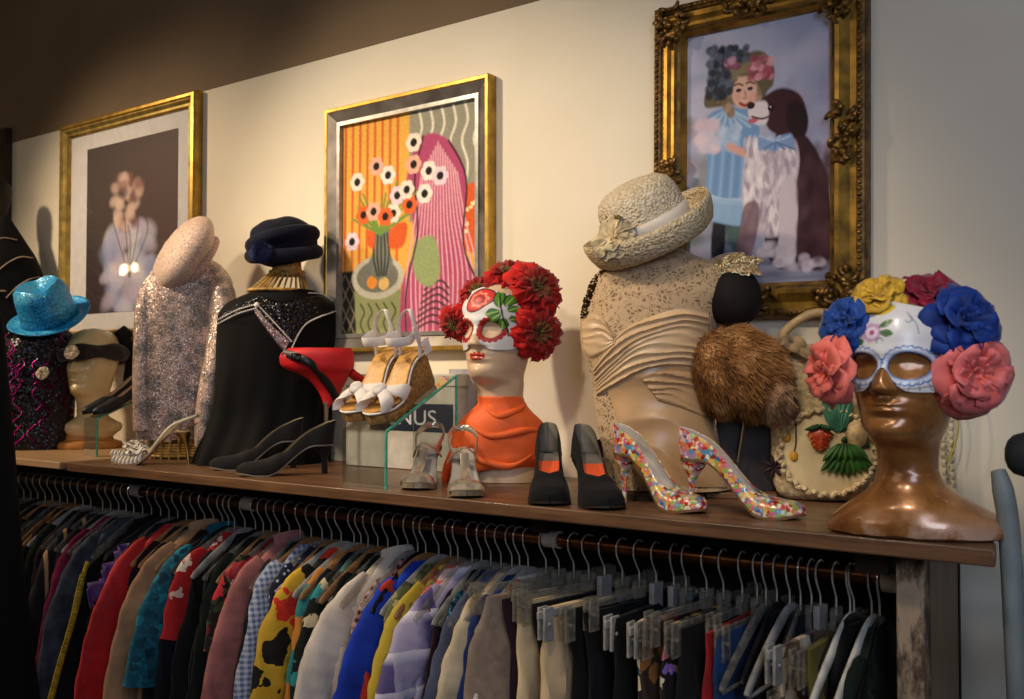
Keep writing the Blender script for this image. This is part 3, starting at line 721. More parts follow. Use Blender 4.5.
def rose(mb, M, r, layers, seed, open_=1.0, wave=.12, cup=1.0, mi_in=1, frilly=False, colr=None):
    """silk flower facing +Z of M; layers: list of (petal count, radius factor, lift)"""
    rr = random.Random(seed)
    for li, (n, rf, lift) in enumerate(layers):
        off = rr.uniform(0, 6)
        for k in range(n):
            ph = off + 2 * PI * k / n + rr.uniform(-.15, .15); pr = r * rf * rr.uniform(.88, 1.08); wd = min(1.5, 2.6 / n * 1.6)
            w1, w2 = rr.uniform(0, 6), rr.uniform(4, 7); lf = lift + rr.uniform(-.12, .12)
            def fn(u, v, ph=ph, pr=pr, wd=wd, w1=w1, w2=w2, lf=lf):
                a = (u * 2 - 1); s = v
                wid = PI / n * (1.5 if n < 8 else 1.35) * (.55 + .45 * min(1, s * 2.2))
                rad = pr * s * (1 - (.20 if n < 8 else .26) * a ** 2 * s)
                ang = ph + a * wid
                el = lf * (1 - .35 * s) - .55 * s * s * (1.2 - lf) * .6
                z = rad * math.sin(el) + pr * wave * s * math.sin(w2 * a + w1) + pr * .22 * a * a * cup * s
                if frilly: z += pr * .05 * math.sin(14 * a + w1) * s; rad *= 1 + .06 * math.sin(11 * a + w1) * (s > .8)
                return M @ Vector((rad * math.cos(el) * math.cos(ang), rad * math.cos(el) * math.sin(ang), z))
            def cf(u, v, p, li=li): return colr(li, v, rr.random())
            mb.grid(fn, 7, 6, mi=0, col=cf if colr else None)
    return mb
def orient(loc, nrm, up=(0, 0, 1), spin=0):
    z = Vector(nrm).normalized(); x = Vector(up).cross(z); x = x.normalized() if x.length > 1e-4 else Vector((1, 0, 0)); y = z.cross(x)
    return Matrix.Translation(Vector(loc)) @ Matrix((x, y, z)).transposed().to_4x4() @ Matrix.Rotation(spin, 4, 'Z')

# ---- shoes: toe towards +X, heel back at x = 0
def foot_z(s, hh, toe=.004): return .004 + hh * (1 - smoothstep(.20, .72, s)) + toe * smoothstep(.8, 1, s) * 1.5
def foot_w(s, w, pointed):
    base = interp([(0, .0), (.02, .30), (.06, .52), (.15, .66), (.32, .60), (.5, .72), (.66, .98), (.74, 1.0), (.85, .86), (.93, .56), (.98, .28), (1, .02)] if pointed else
                  [(0, .0), (.02, .30), (.06, .52), (.15, .68), (.32, .64), (.5, .76), (.66, .98), (.76, 1.0), (.88, .90), (.95, .70), (.985, .42), (1, .02)], s)[0]
    return base * w
def stations(n=46): return [0.5 - 0.5 * math.cos(PI * i / (n - 1)) for i in range(n)]
def pump(t, mats, L=.215, hh=.075, w=.038, counter=.055, vamp=.62, pointed=True, heel_r=.006, arch=.034, heel_mat=None, upper_paint=None, heel_back=.0, insole_mat=None):
    """mats: upper, lining, sole"""
    S = stations(56); mb = MB(); NU = 17
    def thmax(s):
        if s >= vamp: return PI / 2
        o = .80 * math.sqrt(max(0, 1 - max(0, (s - (vamp - .20)) / .20) ** 2))
        return math.acos(min(1, max(0, o)) ** (1 / .55))
    def hgt(s): return interp([(0, counter), (.05, counter * .95), (.14, counter * .78), (.3, counter * .56), (.5, counter * .50), (vamp, arch), (.8, arch * .86), (.92, arch * .66), (1, arch * .30)], s)[0]
    def pt(s, q):   # q -1..1
        th = (1 - abs(q)) * thmax(s); sd = -1 if q < 0 else 1
        ww = foot_w(s, w, pointed); c_ = max(0.0, math.cos(th)); k = smoothstep(vamp + .05, vamp - .2, s)
        lat = ww * (c_ ** .55 if c_ > 1e-4 else 0) * (1 - .10 * k * math.sin(th)); zz = hgt(s) * (math.sin(th) ** .95 if s >= vamp else (1 - abs(q)) ** .9 * (1 + (math.sin(thmax(s)) ** .95 - 1) * k * 0))
        if s < vamp: zz = hgt(s) * (math.sin(th) ** .95 / max(.2, math.sin(thmax(s)) ** .95) if thmax(s) > .05 else 0) * (k * 1.0 + (1 - k) * math.sin(thmax(s)) ** .95)
        back = -.008 * math.sin(th) * (1 - smoothstep(0, .12, s))
        return Vector((s * L + back, sd * lat, foot_z(s, hh) + zz))
    for sd in (-1, 1):
        mb.grid(lambda u, v, sd=sd: pt(S[int(round(u * (len(S) - 1)))], sd * (1 - v * .99999)), len(S), NU, col=upper_paint)
    mb.build('upper', [mats[0], mats[1]], t, solid=.0016, mo=1, offset=-1, weld=.0004)
    mi = MB().grid(lambda u, v: Vector((S[int(round(u * (len(S) - 1)))] * L, (v * 2 - 1) * .93 * foot_w(S[int(round(u * (len(S) - 1)))], w, pointed), foot_z(S[int(round(u * (len(S) - 1)))], hh) + .0018)), len(S), 5)
    mi.build('insole', insole_mat or mats[1], t)
    ms = MB()
    for k in (0, 1):
        ms.grid(lambda u, v, k=k: Vector((S[int(round(u * (len(S) - 1)))] * L, (v * 2 - 1) * 1.03 * foot_w(S[int(round(u * (len(S) - 1)))], w, pointed), foot_z(S[int(round(u * (len(S) - 1)))], hh) - .0038 * k)), len(S), 5)
    n = len(S)
    for row in (0, 4): ms.f += [(row * n + i, row * n + i + 1, 5 * n + row * n + i + 1, 5 * n + row * n + i) for i in range(n - 1)]; ms.mi += [0] * (n - 1)
    ms.build('sole', mats[2], t)
    heel_part(t, heel_mat or mats[0], L, hh, w, heel_r, heel_back)
def heel_part(t, mat, L, hh, w, r, back=0.0, block=False):
    mb = MB(); rows = []
    for i in range(9):
        v = i / 8; z = .0005 + v * (hh + .002)
        k = smoothstep(.45, 1.0, v) ** 1.3
        rx = r + (L * .105 - r) * k; ry = r * 1.05 + (w * .62 - r) * k
        rows.append((z, .022 + back * (1 - v) + L * .02 * k, rx, ry))
    mb.grid(lambda u, v: Vector((rows[int(round(v * 8))][1] + rows[int(round(v * 8))][2] * math.cos(2 * PI * u), rows[int(round(v * 8))][3] * math.sin(2 * PI * u), rows[int(round(v * 8))][0])), 16, 9, cu=True, cap0=True, cap1=True)
    mb.build('heel', mat, t)
def strap_over(t, name, mat, s0, s1, h, L, hh, w, width, thick=.0016, lift0=0.0, twist=0.0, pointed=False, n=15):
    """band from the outer sole edge at s0 over the foot to the inner edge at s1"""
    pts = []
    for i in range(n):
        q = i / (n - 1); s = s0 + (s1 - s0) * q; th = PI * q
        pts.append(Vector((s * L, -math.cos(th) * (foot_w(s, w, pointed) * .98 + .002), foot_z(s, hh) + lift0 + h * math.sin(th) ** .8)))
    return MB().tube(pts, thick, 8, flat=width, flatdir=(1, 0, -.25)).build(name, mat, t)
def shoe_thing(name, label, loc, heading, tilt=0, group=None, cat='shoe'):
    """heading: world angle of the toe direction"""
    return thing(name, label, cat, loc, group=group, rot=(0, tilt, heading))
def head_dir(right, near):
    """world heading of a direction given as right / towards the viewer"""
    d = Vector((RT.x, RT.y, 0)) * right - Vector((FW.x, FW.y, 0)).normalized() * near
    return math.atan2(d.y, d.x)

# ---- loft through an outline measured from the photo
def outline_loft(mb, S, rows, nu=64, nv=60, disp=None, col=None, exp=2.0, caps=(True, True), mi=0, dz=0.0, u0=0.0, u1=1.0, cu=True):
    """rows: (py, left px, right px, depth ratio[, depth offset m]); u=0 faces the viewer and runs to the right"""
    rows = [tuple(r) + ((dz,) if len(r) == 4 else ()) for r in rows]
    y0, y1 = rows[0][0], rows[-1][0]
    def fn(u, v):
        py = y0 + (y1 - y0) * v; xl, xr, dr, off = interp(rows, py)
        a, b = S.p(xl, py, off), S.p(xr, py, off); c = (a + b) / 2; w = (b - a).length / 2
        t = (u0 + (u1 - u0) * u) * 2 * PI; sx, cy = math.sin(t), math.cos(t); k = 2 / exp
        p = c + Vector((w * math.copysign(abs(sx) ** k, sx), -w * dr * math.copysign(abs(cy) ** k, cy), 0))
        if disp:
            d = disp(t, v, p)
            p = c + (p - c) * (1 + d[0] if isinstance(d, tuple) else 1 + d)
            if isinstance(d, tuple): p.z += d[1]
        return p
    mb.grid(fn, nu, nv, cu=cu, col=col, cap0=caps[0], cap1=caps[1], mi=mi); mb.fn = fn; return mb
def hat(t, crown, brim, M, mats, upturn=.4, droop=0.0, pinch=0.0, band=None, n=56, wav=0.0, sx=1.0, crown_disp=None):
    """crown: (r, z) profile from the brim up; brim: (r, z) profile outwards"""
    def cfn(u, v):
        k = v * (len(crown) - 1); r, z = crown[int(round(k))]; a = 2 * PI * u
        p = Vector((r * math.cos(a) * sx, r * math.sin(a), z))
        if pinch and v > .4:
            q = smoothstep(.4, 1, v); p.z -= pinch * q * gs(p.x, .022) * (1 if True else 0); p.x *= 1 - .25 * q * smoothstep(0, 1, -math.sin(a))
        return M @ p
    MB().grid(cfn, n, len(crown), cu=True, cap1=True).build('crown', mats[0], t, solid=.002)
    def bfn(u, v):
        k = v * (len(brim) - 1); r, z = brim[int(round(k))]; a = 2 * PI * u
        return M @ Vector((r * math.cos(a) * sx, r * math.sin(a), z + wav * v * math.sin(2 * a + 1)))
    MB().grid(bfn, n, len(brim), cu=True).build('brim', mats[1], t, solid=.003)
    if band:
        zb0, zb1, rb0, rb1 = band
        MB().grid(lambda u, v: M @ Vector(((rb0 + (rb1 - rb0) * v) * math.cos(2 * PI * u) * sx, (rb0 + (rb1 - rb0) * v) * math.sin(2 * PI * u), zb0 + (zb1 - zb0) * v)), n, 5, cu=True).build('hat_band', mats[2], t, solid=.002)
def fur_on(mb, pts, L, w, comb, jit=.5, seed=1, n=1):
    rr = random.Random(seed); st = []
    for p, nr in pts:
        for _ in range(n):
            d = (nr * .55 + comb(p) + Vector((rr.uniform(-1, 1), rr.uniform(-1, 1), rr.uniform(-1, 1))) * jit).normalized()
            st.append((p, p + d * L * rr.uniform(.6, 1.2), w))
    return mb.strands(st)
# ================================================================== ON THE SHELF
def resample(poly, u):
    P = [Vector((x, y, 0)) for x, y in poly]; L = [0]
    for a, b in zip(P[:-1], P[1:]): L.append(L[-1] + (b - a).length)
    q = u * L[-1]
    for k in range(len(P) - 1):
        if q <= L[k + 1] + 1e-9:
            t = (q - L[k]) / (L[k + 1] - L[k] + 1e-9); return P[k].lerp(P[k + 1], t)
    return P[-1]
def smooth_poly(poly, n=6): return [(p.x, p.y) for p in catmull([(x, y, 0) for x, y in poly], n)]
def on_loft(S, rows, px, py, out=0.0):
    """the point of a lofted form seen at a place of the photo, lifted off by out"""
    r = [tuple(q) + ((0.0,) if len(q) == 4 else ()) for q in rows]
    xl, xr, dr, off = interp(r, py); a, b = S.p(xl, py, off), S.p(xr, py, off); c = (a + b) / 2; w = (b - a).length / 2
    x = (px - (xl + xr) / 2) / ((xr - xl) / 2); x = max(-1, min(1, x))
    return S.p(px, py, off - (w * dr * math.sqrt(1 - x * x) + out))
def patch(mb, S, rows, top, bot, nu=40, nv=14, out=.004, ridge=0, amp=0.0, mi=0, jig=0.0):
    top, bot = smooth_poly(top), smooth_poly(bot)
    def fn(u, v):
        a, b = resample(top, u), resample(bot, u); q = a.lerp(b, v)
        e = out * math.sin(PI * min(1, max(0, min(v, 1 - v) * 8 + .12)) / 2)
        vv = ridge * (v + .05 * math.sin(6 * u + 9 * v) * math.sin(PI * v)) + jig * .35 * math.sin(4 * u + 1)
        d = e + (amp * (1 - abs(math.cos(PI * vv))) * (.65 + .35 * math.sin(7.3 * math.floor(vv) + 2 * u)) if ridge else 0)
        return on_loft(S, rows, q.x, q.y, d)
    return mb.grid(fn, nu, nv, mi=mi)

m_fur = plain('#8a6540', .9, 0, .5, 12)
# ---- far left: dark jacket with pale stripes on a form
S = Spot(2, Y=-.16)
t = thing('jacket', 'black jacket with thin pale curved stripes at far left behind the blue hat', 'jacket', S.loc, S.rz)
rows = [(216, -4, 9, .8), (226, -22, 16, .7), (240, -40, 26, .62), (262, -50, 40, .6), (285, -54, 46, .6), (330, -54, 46, .6), (400, -50, 42, .6), (440, -50, 40, .6)]
outline_loft(MB(), S, rows, 48, 44, lambda a, v, p: .02 * math.sin(6 * a + 9 * v)).build('jacket_body', cloth('#0d0d12'), t)
for pl in ([(-14, 246), (2, 238), (17, 240)], [(-8, 276), (6, 264), (20, 257), (33, 258)], [(6, 298), (18, 286), (30, 279), (40, 277)], [(-10, 292), (0, 291), (6, 291)]):
    MB().tube([on_loft(S, rows, x, y, .003) for x, y in smooth_poly(pl)], .0022, 6).build('stripe_trim', plain('#b9a184', .6), t)
# its head form
S2 = Spot(-2, Y=-.16); t = thing('mannequin_head', 'dark head form above the striped jacket at left edge', 'mannequin head', S2.p(-2, 212) @ Matrix.Identity(3) if False else S2.M @ S2.p(-4, 216), S2.rz)
head_mesh([], scale=.62, turn=R(-40), n=50).build('head', plain('#15100f', .6), t)
# ---- black top with purple sequins and the blue hat
S = Spot(42, 449)
t = thing('sequin_blouse', 'black top covered in magenta sequin swirls below the blue hat', 'top', S.loc, S.rz)
rows = [(331, 26, 70, .7), (336, 14, 76, .62), (344, 4, 79, .60), (360, 0, 78, .6), (390, 2, 76, .6), (420, 4, 74, .6), (440, 5, 72, .62), (449, 6, 70, .62)]
outline_loft(MB(), S, rows, 56, 50, lambda a, v, p: .02 * math.sin(7 * a + 3 * v)).build('bodice', sequin('#0a070c', '#160a1c', 220, .3, .4, .6), t)
mb = MB(); rr = random.Random(5); mq = MB()
for k in range(26):
    x, y = rr.uniform(6, 70), rr.uniform(340, 440); pts = []
    ph, dr_ = rr.uniform(0, 6), rr.uniform(-.5, .5)
    for q in range(9):
        pts.append((x + 4.5 * math.sin(q * .9 + ph), y + (q - 4) * 3.2)); 
    for (px, py) in smooth_poly(pts, 3):
        if 1 < px < 77 and 330 < py < 446:
            tgt = mb if rr.random() < .86 else mq
            tgt.bead(on_loft(S, rows, px, py, .002), .0034)
tag(mb.build('magenta_sequins', metal('#b01a86', .25, .3), t, smooth=False), kind='stuff')
tag(mq.build('green_sequins', metal('#3fae9e', .25, .3), t, smooth=False), kind='stuff')
hp = S.p(50, 318); t = thing('fedora_hat', 'bright blue sequin trilby hat with pinched crown, on purple sequin top', 'hat', S.M @ hp, S.rz)
Mh = Matrix.Rotation(R(-21), 4, 'Y') @ Matrix.Rotation(R(24), 4, 'X')
m_blue = sequin('#26b4ff', '#52ccff', 330, .35, .12, .45); m_teal = sequin('#1690c4', '#28b4e0', 330, .3, .35, .7)
hat(t, [(.098, -.002), (.0975, .02), (.096, .05), (.093, .085), (.087, .112), (.070, .128), (.040, .122), (.015, .116)],
    [(.098, 0), (.11, -.003), (.125, -.004), (.138, .000), (.146, .008)], Mh, [m_blue, m_blue, m_teal], pinch=.020, band=(.002, .058, .1005, .0945), sx=.92, wav=.008)
# ---- cream head with a dark hat
S = Spot(88, 448); cz = S.p(88, 393).z; hx = S.p(93, 393).x; sc_ = .98
t = thing('mannequin_head', 'cream mannequin head with wooden base wearing dark band hat', 'mannequin head', S.loc, S.rz)
mb = head_mesh([(.034 - cz, .066, .052, .052, -.005), (.048 - cz, .080, .056, .056, -.005), (.066 - cz, .098, .060, .060, -.004), (.080 - cz, .097, .058, .058, -.003), (.098 - cz, .066, .052, .052, 0), (.112 - cz, .050, .049, .053, 0)], turn=R(-38), n=90, scale=sc_)
mb.v = [(x + hx, y, z + cz) for x, y, z in mb.v]; mb.build('head', plain('#dcc48e', .35, 0, .08, 10, coat=.3), t)
MB().lathe([(.001, 0), (.108, .001), (.112, .010), (.106, .022), (.082, .030), (.076, .046), (.001, .047)], 32, (0, 0, 0), sy=.7).build('wooden_base', wood('#a5682c', '#c98a44', 2, 0), t)
Hm = S.M @ Matrix.Translation((hx, 0, cz)) @ Matrix.Rotation(R(-38), 4, 'Z')
t = thing('cocktail_hat', 'dark grey brown band hat with two cream flowers on cream head', 'hat', Hm @ Vector((0, 0, .13)), S.rz + R(-38))
mb = MB()
def ringp(u, v):
    a = 2 * PI * u; b = 2 * PI * v; up = .128 + .012 * math.sin(a * 1 + .4)
    p = head_pt((a + PI) % (2 * PI) - PI, .140, .016, 0) if False else head_pt(a if a < PI else a - 2 * PI, .140, .014, 0)
    n = Vector((p.x, p.y, 0)).normalized(); k = 1 + .25 * math.sin(9 * a + 2 * b)
    w = .015; hgt = .026
    return Vector((p.x, p.y, 0)) + n * (w * math.cos(b) * k) + Vector((0, 0, up - .13 + hgt * math.sin(b) * (1 + .18 * math.sin(5 * a))))
mb.grid(ringp, 60, 14, cu=True, cv=True); mb.build('hat_band', plain('#2e2724', .95, 0, .4, 40, .4, 200, .3), t)
for px, py, r in ((71, 352, .021), (43, 373, .018)):
    w_ = S.p(px, py, -.125); q = (Matrix.Translation((0, 0, -.13)) @ Hm.inverted() @ S.M) @ w_
    mb = MB(); rose(mb, orient(q, (math.sin(R(20)), -1, .25)), r * 1.15, [(6, 1.1, .35), (5, .8, .7), (4, .5, 1.1)], px); mb.build('silk_flower', plain('#c9b89a', .85, 0, .25), t)
# tail of the hat hanging behind the head on the right
mb = MB(); q0 = (Matrix.Translation((0, 0, -.13)) @ Hm.inverted() @ S.M)
pts = [q0 @ S.p(x, y, .03) for x, y in ((118, 330), (130, 345), (133, 365), (127, 385))]
mb.tube(catmull(pts, 5), [.026, .03, .032, .034, .034, .034, .034, .033, .032, .031, .03, .028, .026, .022, .016, .006], 10, flat=.02, flatdir=(0, 1, 0)); mb.build('trailing_ribbon', plain('#191512', .9, 0, .3), t)

# ---- clear acrylic sloping risers
def riser(label, Sx, Sy, w, hf, hb, dep):
    p = at_z(Sx, Sy); t = thing('shoe_riser', label, 'display stand', p, 0, 'clear acrylic shoe risers')
    th = .004; sl = [(0, 0), (0, hf), (-.0, hf)]; prof = [(0, 0), (0, hf), (dep * .02, hf + .003), (dep, hb), (dep, 0)]
    inner = [(th, 0), (th, hf - th * .4), (dep - th, hb - th * 1.3), (dep - th, 0)]
    mb = MB(); out = [Vector((0, y, z)) for y, z in [(0, 0), (0, hf), (dep, hb), (dep, 0), (dep - th, 0), (dep - th, hb - th * 1.5), (th, hf - th), (th, 0)]]
    mb.extrude(out, (-w, 0, 0), (0, 0, 0)); mb.build('bent_sheet', acrylic(), t, smooth=False)
    eb = MB(); g = .0032
    for x in (0, ):
        for (a, b) in (((0, 0), (0, hf)), ((0, hf), (dep, hb)), ((dep, hb), (dep, 0))):
            eb.tube([Vector((x, a[0], a[1])), Vector((x, b[0], b[1]))], g, 6)
    eb.build('edge_tint', plain('#3fa48c', .15, 0, .2, 30, coat=.5), t)['label'] = 'blue green polished edge'
    return t, p
rt, rp = riser('clear acrylic riser with green edges holding white wedge sandals', 386, 489, .135, .124, .246, .24)
lt, lp = riser('clear acrylic riser with green edges holding black pumps beside cream head', 97, 457, .075, .118, .195, .20)
suede = cloth('#121113', .9, .35); gloss_blk = plain('#0c0b0c', .35, 0, .2); blk_sole = plain('#1c1713', .5)
tilt_l = math.atan2(.195 - .118, .20)
for i, (px, lab) in enumerate(((90, 'left black pump on the small clear riser beside cream head'), (103, 'right black pump on the small clear riser, nearer the pink top'))):
    x0 = lp.x - .056 + .058 * i; L_ = .205
    t = shoe_thing('pump_shoe', lab, (x0, lp.y - .012 + L_ * math.cos(tilt_l), SHZ + .121 + L_ * math.sin(tilt_l)), -PI / 2, tilt_l, 'black pumps on the small riser')
    pump(t, [plain('#101014', .5, 0, .2), plain('#b9a184', .7), blk_sole], L=L_, hh=.012, w=.028, counter=.042, vamp=.60, arch=.026, heel_r=.010)

# ---- pink sequin top on a wicker form, and its beret
S = Spot(184, Y=-.20)
t = thing('dress_form', 'wicker dress form base showing under the pink sequin top', 'dress form', S.loc, S.rz)
wick = plain('#a8823c', .6, 0, .35, 60)
mb = MB()
for k in range(5): mb.lathe([(.095 - .003 * k, .004 + .008 * k), (.099 - .003 * k, .008 + .008 * k), (.095 - .003 * k, .012 + .008 * k)], 36, sy=.7)
for k in range(22):
    a = 2 * PI * k / 22; mb.tube([(.096 * math.cos(a), .067 * math.sin(a), 0), (.086 * math.cos(a), .060 * math.sin(a), .10)], .003, 5)
mb.build('woven_base', wick, t)
mb = MB(); mb.tube([(0, 0, .02), (0, 0, .52)], .035, 12); mb.build('pole', wick, t)
pink = sequin('#ecccbc', '#a89a90', 420, .3, .25, .6, 17, .48, .60)
t = thing('sequin_blouse', 'pink and gold sequin top on wicker form beneath the pink beret', 'top', S.loc, S.rz)
rows = [(258, 176, 210, .8), (264, 166, 220, .7), (272, 154, 228, .62), (284, 143, 233, .58), (300, 137, 233, .58), (325, 134, 230, .6), (360, 134, 226, .6), (400, 134, 216, .6), (425, 135, 207, .62), (439, 136, 200, .62)]
def drape(a, v, p): return .018 * math.sin(5 * a + 7 * v) * v + .02 * math.sin(11 * a + 2) * v * v
outline_loft(MB(), S, rows, 90, 80, drape).build('body', pink, t)
mb = MB(); mb.tube(catmull([S.p(x, y, d) for x, y, d in ((214, 276, -.02), (222, 300, -.05), (220, 335, -.075), (212, 375, -.09), (205, 415, -.095), (203, 446, -.095))], 6), [.030 + .026 * min(1, i / 5) - .030 * max(0, i - 12) / 18 for i in range(31)], 18, flat=[.034 + .012 * min(1, i / 5) - .022 * i / 30 for i in range(31)], flatdir=(1, 0, 0))
mb.build('sleeve', pink, t)
mb = MB(); mb.tube(catmull([S.p(x, y, d) for x, y, d in ((160, 276, -.0), (147, 300, -.02), (144, 345, -.03), (143, 390, -.03), (144, 430, -.03))], 6), .030, 16, flat=.030, flatdir=(1, 0, 0)); mb.build('sleeve', pink, t)
mb = MB()
for pl in ([(150, 290), (165, 330), (158, 380), (152, 430)],):
    pass
mb = MB()
for k in range(900):
    px, py = random.uniform(138, 226), random.uniform(275, 434); xl, xr, _, _ = interp([tuple(r) + (0,) for r in rows], py)
    if xl + 3 < px < xr - 3: mb.bead(on_loft(S, rows, px, py, .004), random.uniform(.0012, .0024))
mb.build('loose_sequins', metal('#f0dcc8', .2, .1), t, smooth=False)
bp = S.p(184, 254, -.02); t = thing('beret', 'pale pink beaded beret tipped steeply on top of pink sequin form', 'hat', S.M @ bp, S.rz)
Mb = Matrix.Rotation(R(-58), 4, 'Y') @ Matrix.Rotation(R(12), 4, 'X')
def lump(d): return 1 + .025 * math.sin(5 * math.atan2(d.y, d.x))
MB().ell((0, 0, 0), (.132, .125, .060), 48, 28, M=Mb, fn=lump).build('crown', plain('#e6c2ae', .5, 0, .25, 200, 1.0, 420, .05), t)
mb = MB(); mb.tube([Mb @ Vector((.085 * math.cos(a), .080 * math.sin(a), -.050)) for a in [2 * PI * i / 40 for i in range(40)]], .014, 10, closed=True); mb.build('rim_band', plain('#deb49e', .7, 0, .2, 160, 1.0, 330), t)

# ---- white and gold sandals with rosettes
gold_l = metal('#d8b878', .3, .15); ivory = plain('#e6dfd2', .45, 0, .06)
def rosette_sandal(label, loc, heading):
    L, hh, w = .215, .090, .036
    t = shoe_thing('sandal', label, loc, heading, 0, 'ivory slingback sandals with rosettes')
    Sx = stations(40); ms = MB()
    for k in (0, 1): ms.grid(lambda u, v, k=k: Vector((Sx[int(round(u * 39))] * L, (v * 2 - 1) * foot_w(Sx[int(round(u * 39))], w, True), foot_z(Sx[int(round(u * 39))], hh) - .005 * k)), 40, 5)
    for row in (0, 4): ms.f += [(row * 40 + i, row * 40 + i + 1, 200 + row * 40 + i + 1, 200 + row * 40 + i) for i in range(39)]; ms.mi += [0] * 39
    ms.build('sole', plain('#c9a878', .5), t)
    heel_part(t, gold_l, L, hh, w, .005, -.012)
    for i in range(8): strap_over(t, 'vamp_strap', ivory, .60 + i * .05, .63 + i * .05, .026 - .0018 * i, L, hh, w, .0042, .0022, pointed=True)
    mb = MB(); rose(mb, orient((L * .70, 0, .040), (.15, 0, 1)), .034, [(7, 1.1, .25), (6, .8, .6), (4, .5, 1.0)], 9); mb.build('rosette', plain('#e9e2d6', .7, 0, .1), t)
    mb = MB(); mb.tube(catmull([(L * .52, -w * .7, foot_z(.52, hh)), (L * .25, -w * .8, hh + .015), (-.006, -w * .35, hh + .042), (-.012, 0, hh + .046), (-.006, w * .35, hh + .042), (L * .25, w * .8, hh + .015), (L * .52, w * .7, foot_z(.52, hh))], 6), .0018, 8, flat=.0045, flatdir=(.2, 0, 1)); mb.build('sling_strap', plain('#d9cba8', .4, .2, .1), t)
    mb = MB(); mb.grid(lambda u, v: Vector((-.010 + .05 * u, (v * 2 - 1) * w * .55 * (.5 + u * .5), hh + .004 + .020 * (1 - u) ** 2)), 8, 6); mb.build('heel_cup', plain('#2a211b', .4), t, solid=.002)
p = at_z(116, 464.5); hd = head_dir(-.99, .14); v_ = Vector((math.cos(hd), math.sin(hd), 0))
rosette_sandal('nearer ivory strappy sandal with cream rosette and slim gold heel', p - v_ * .205, hd)
p = at_z(105, 458.5) + Vector((0, .05, 0)); rosette_sandal('farther ivory rosette sandal, half hidden behind its twin', p - v_ * .19, hd + .05)

# ---- black cape on a wicker-necked form with a navy turban
S = Spot(268, Y=-.165)
t = thing('dress_form', 'wicker dress form with open woven neck inside the black cape', 'dress form', S.loc, S.rz)
mb = MB(); ra = 0; c0 = S.p(287, 262); wn = (S.p(304, 255) - S.p(272, 255)).length / 2
def neckf(u, v):
    a = 2 * PI * u; return Vector((c0.x + (wn - .006 * math.sin(PI * v)) * math.cos(a) * (1 + .03 * math.sin(30 * v) * math.sin(24 * a)), wn * .9 * math.sin(a), S.p(287, 276).z + v * (S.p(287, 240).z - S.p(287, 276).z)))
mb.grid(neckf, 60, 40, cu=True); mb.build('woven_neck', plain('#b08a48', .55, 0, .5, 150, 1.0, 140), t)
mb = MB(); zt, zb = S.p(287, 272).z, S.p(280, 291).z; cb = S.p(279, 290); rb_ = (S.p(310, 290) - S.p(249, 290)).length / 2
for k in range(26):
    a = 2 * PI * k / 26; mb.tube(catmull([(c0.x + wn * math.cos(a), wn * .9 * math.sin(a), zt), (c0.x * .6 + cb.x * .4 + (wn * .6 + rb_ * .4) * math.cos(a), (wn * .6 + rb_ * .4) * .85 * math.sin(a), (zt * .5 + zb * .5) + .004), (cb.x + rb_ * math.cos(a), rb_ * .8 * math.sin(a), zb)], 4), .0024, 6)
for q in (0, 1):
    r_ = rb_ if q else wn + .002; cc = cb if q else c0; z_ = zb if q else zt
    mb.tube([(cc.x + r_ * math.cos(a), r_ * (.8 if q else .9) * math.sin(a), z_) for a in [2 * PI * i / 40 for i in range(40)]], .0042, 8, closed=True)
mb.build('rib_collar', wick, t)
MB().tube([(0.01, 0, 0), (0.01, 0, zb)], .03, 12).build('pole', wick, t)
t = thing('cape', 'black velvet cape with beaded sequin shoulders, between pink top and red shoe', 'cape', S.loc, S.rz)
rows = [(290, 262, 314, .8), (293, 252, 322, .72), (298, 239, 330, .64), (305, 226, 334, .6), (318, 218, 335, .58), (345, 216, 334, .58), (380, 214, 332, .6), (410, 211, 330, .62), (432, 205, 328, .66), (450, 197, 327, .7), (468, 190, 326, .72)]
velvet = plain('#040405', .8, 0, .2, 10, sheen=.02, spec=.15)
def capefold(a, v, p): return .045 * v * math.sin(7 * a + 2.5) + .03 * v * v * math.sin(15 * a + 4 * v) + .015 * math.sin(4 * a + 9 * v)
outline_loft(MB(), S, rows, 110, 80, capefold, caps=(False, True)).build('drape', velvet, t)
gl = sequin('#09090b', '#17171c', 420, .25, .6, .9)
patch(MB(), S, rows, [(224, 312), (243, 300), (258, 295), (282, 300), (308, 294), (322, 295), (332, 302)], [(217, 324), (238, 313), (256, 309), (276, 336), (289, 348), (306, 322), (335, 311)], 60, 20, .006).build('sequin_yoke', gl, t)
patch(MB(), S, rows, [(256, 306), (270, 322), (290, 340)], [(254, 312), (268, 332), (284, 352)], 30, 8, .008).build('silver_sash', sequin('#8a7478', '#b8a0a0', 500, .25, .5, .8), t)
for pl in ([(216, 325), (237, 314), (257, 308)], [(216, 321), (237, 310), (257, 304)], [(291, 350), (306, 324), (336, 311)], [(256, 303), (274, 322), (292, 342)], [(308, 293), (322, 294), (333, 301)]):
    mb = MB(); pp = smooth_poly(pl); n = int(sum(math.dist(a, b) for a, b in zip(pp[:-1], pp[1:])) / 2.1)
    for k in range(n): q = resample(pp, (k + .5) / n); mb.ell(on_loft(S, rows, q.x, q.y, .009), .0026, 6, 5)
    mb.build('bead_trim', plain('#d9d4cc', .2, 0, .1), t)
MB().ell(on_loft(S, rows, 257, 305, .010), .008, 10, 8).build('clasp_bead', plain('#d9d4cc', .2, 0, .1), t)
tp = S.p(283, 243, -.01); t = thing('turban', 'dark navy velvet turban with fur pompom on the wicker neck', 'hat', S.M @ tp, S.rz)
m_navy = plain('#0d1020', .9, 0, .3, 60, .5, 200, .05, spec=.2)
mr = S.m
def turb(d):
    return 1.02 + .03 * math.sin(4 * d.x + 5 * d.z + 1) + .02 * math.sin(9 * d.x + 6 * d.z)
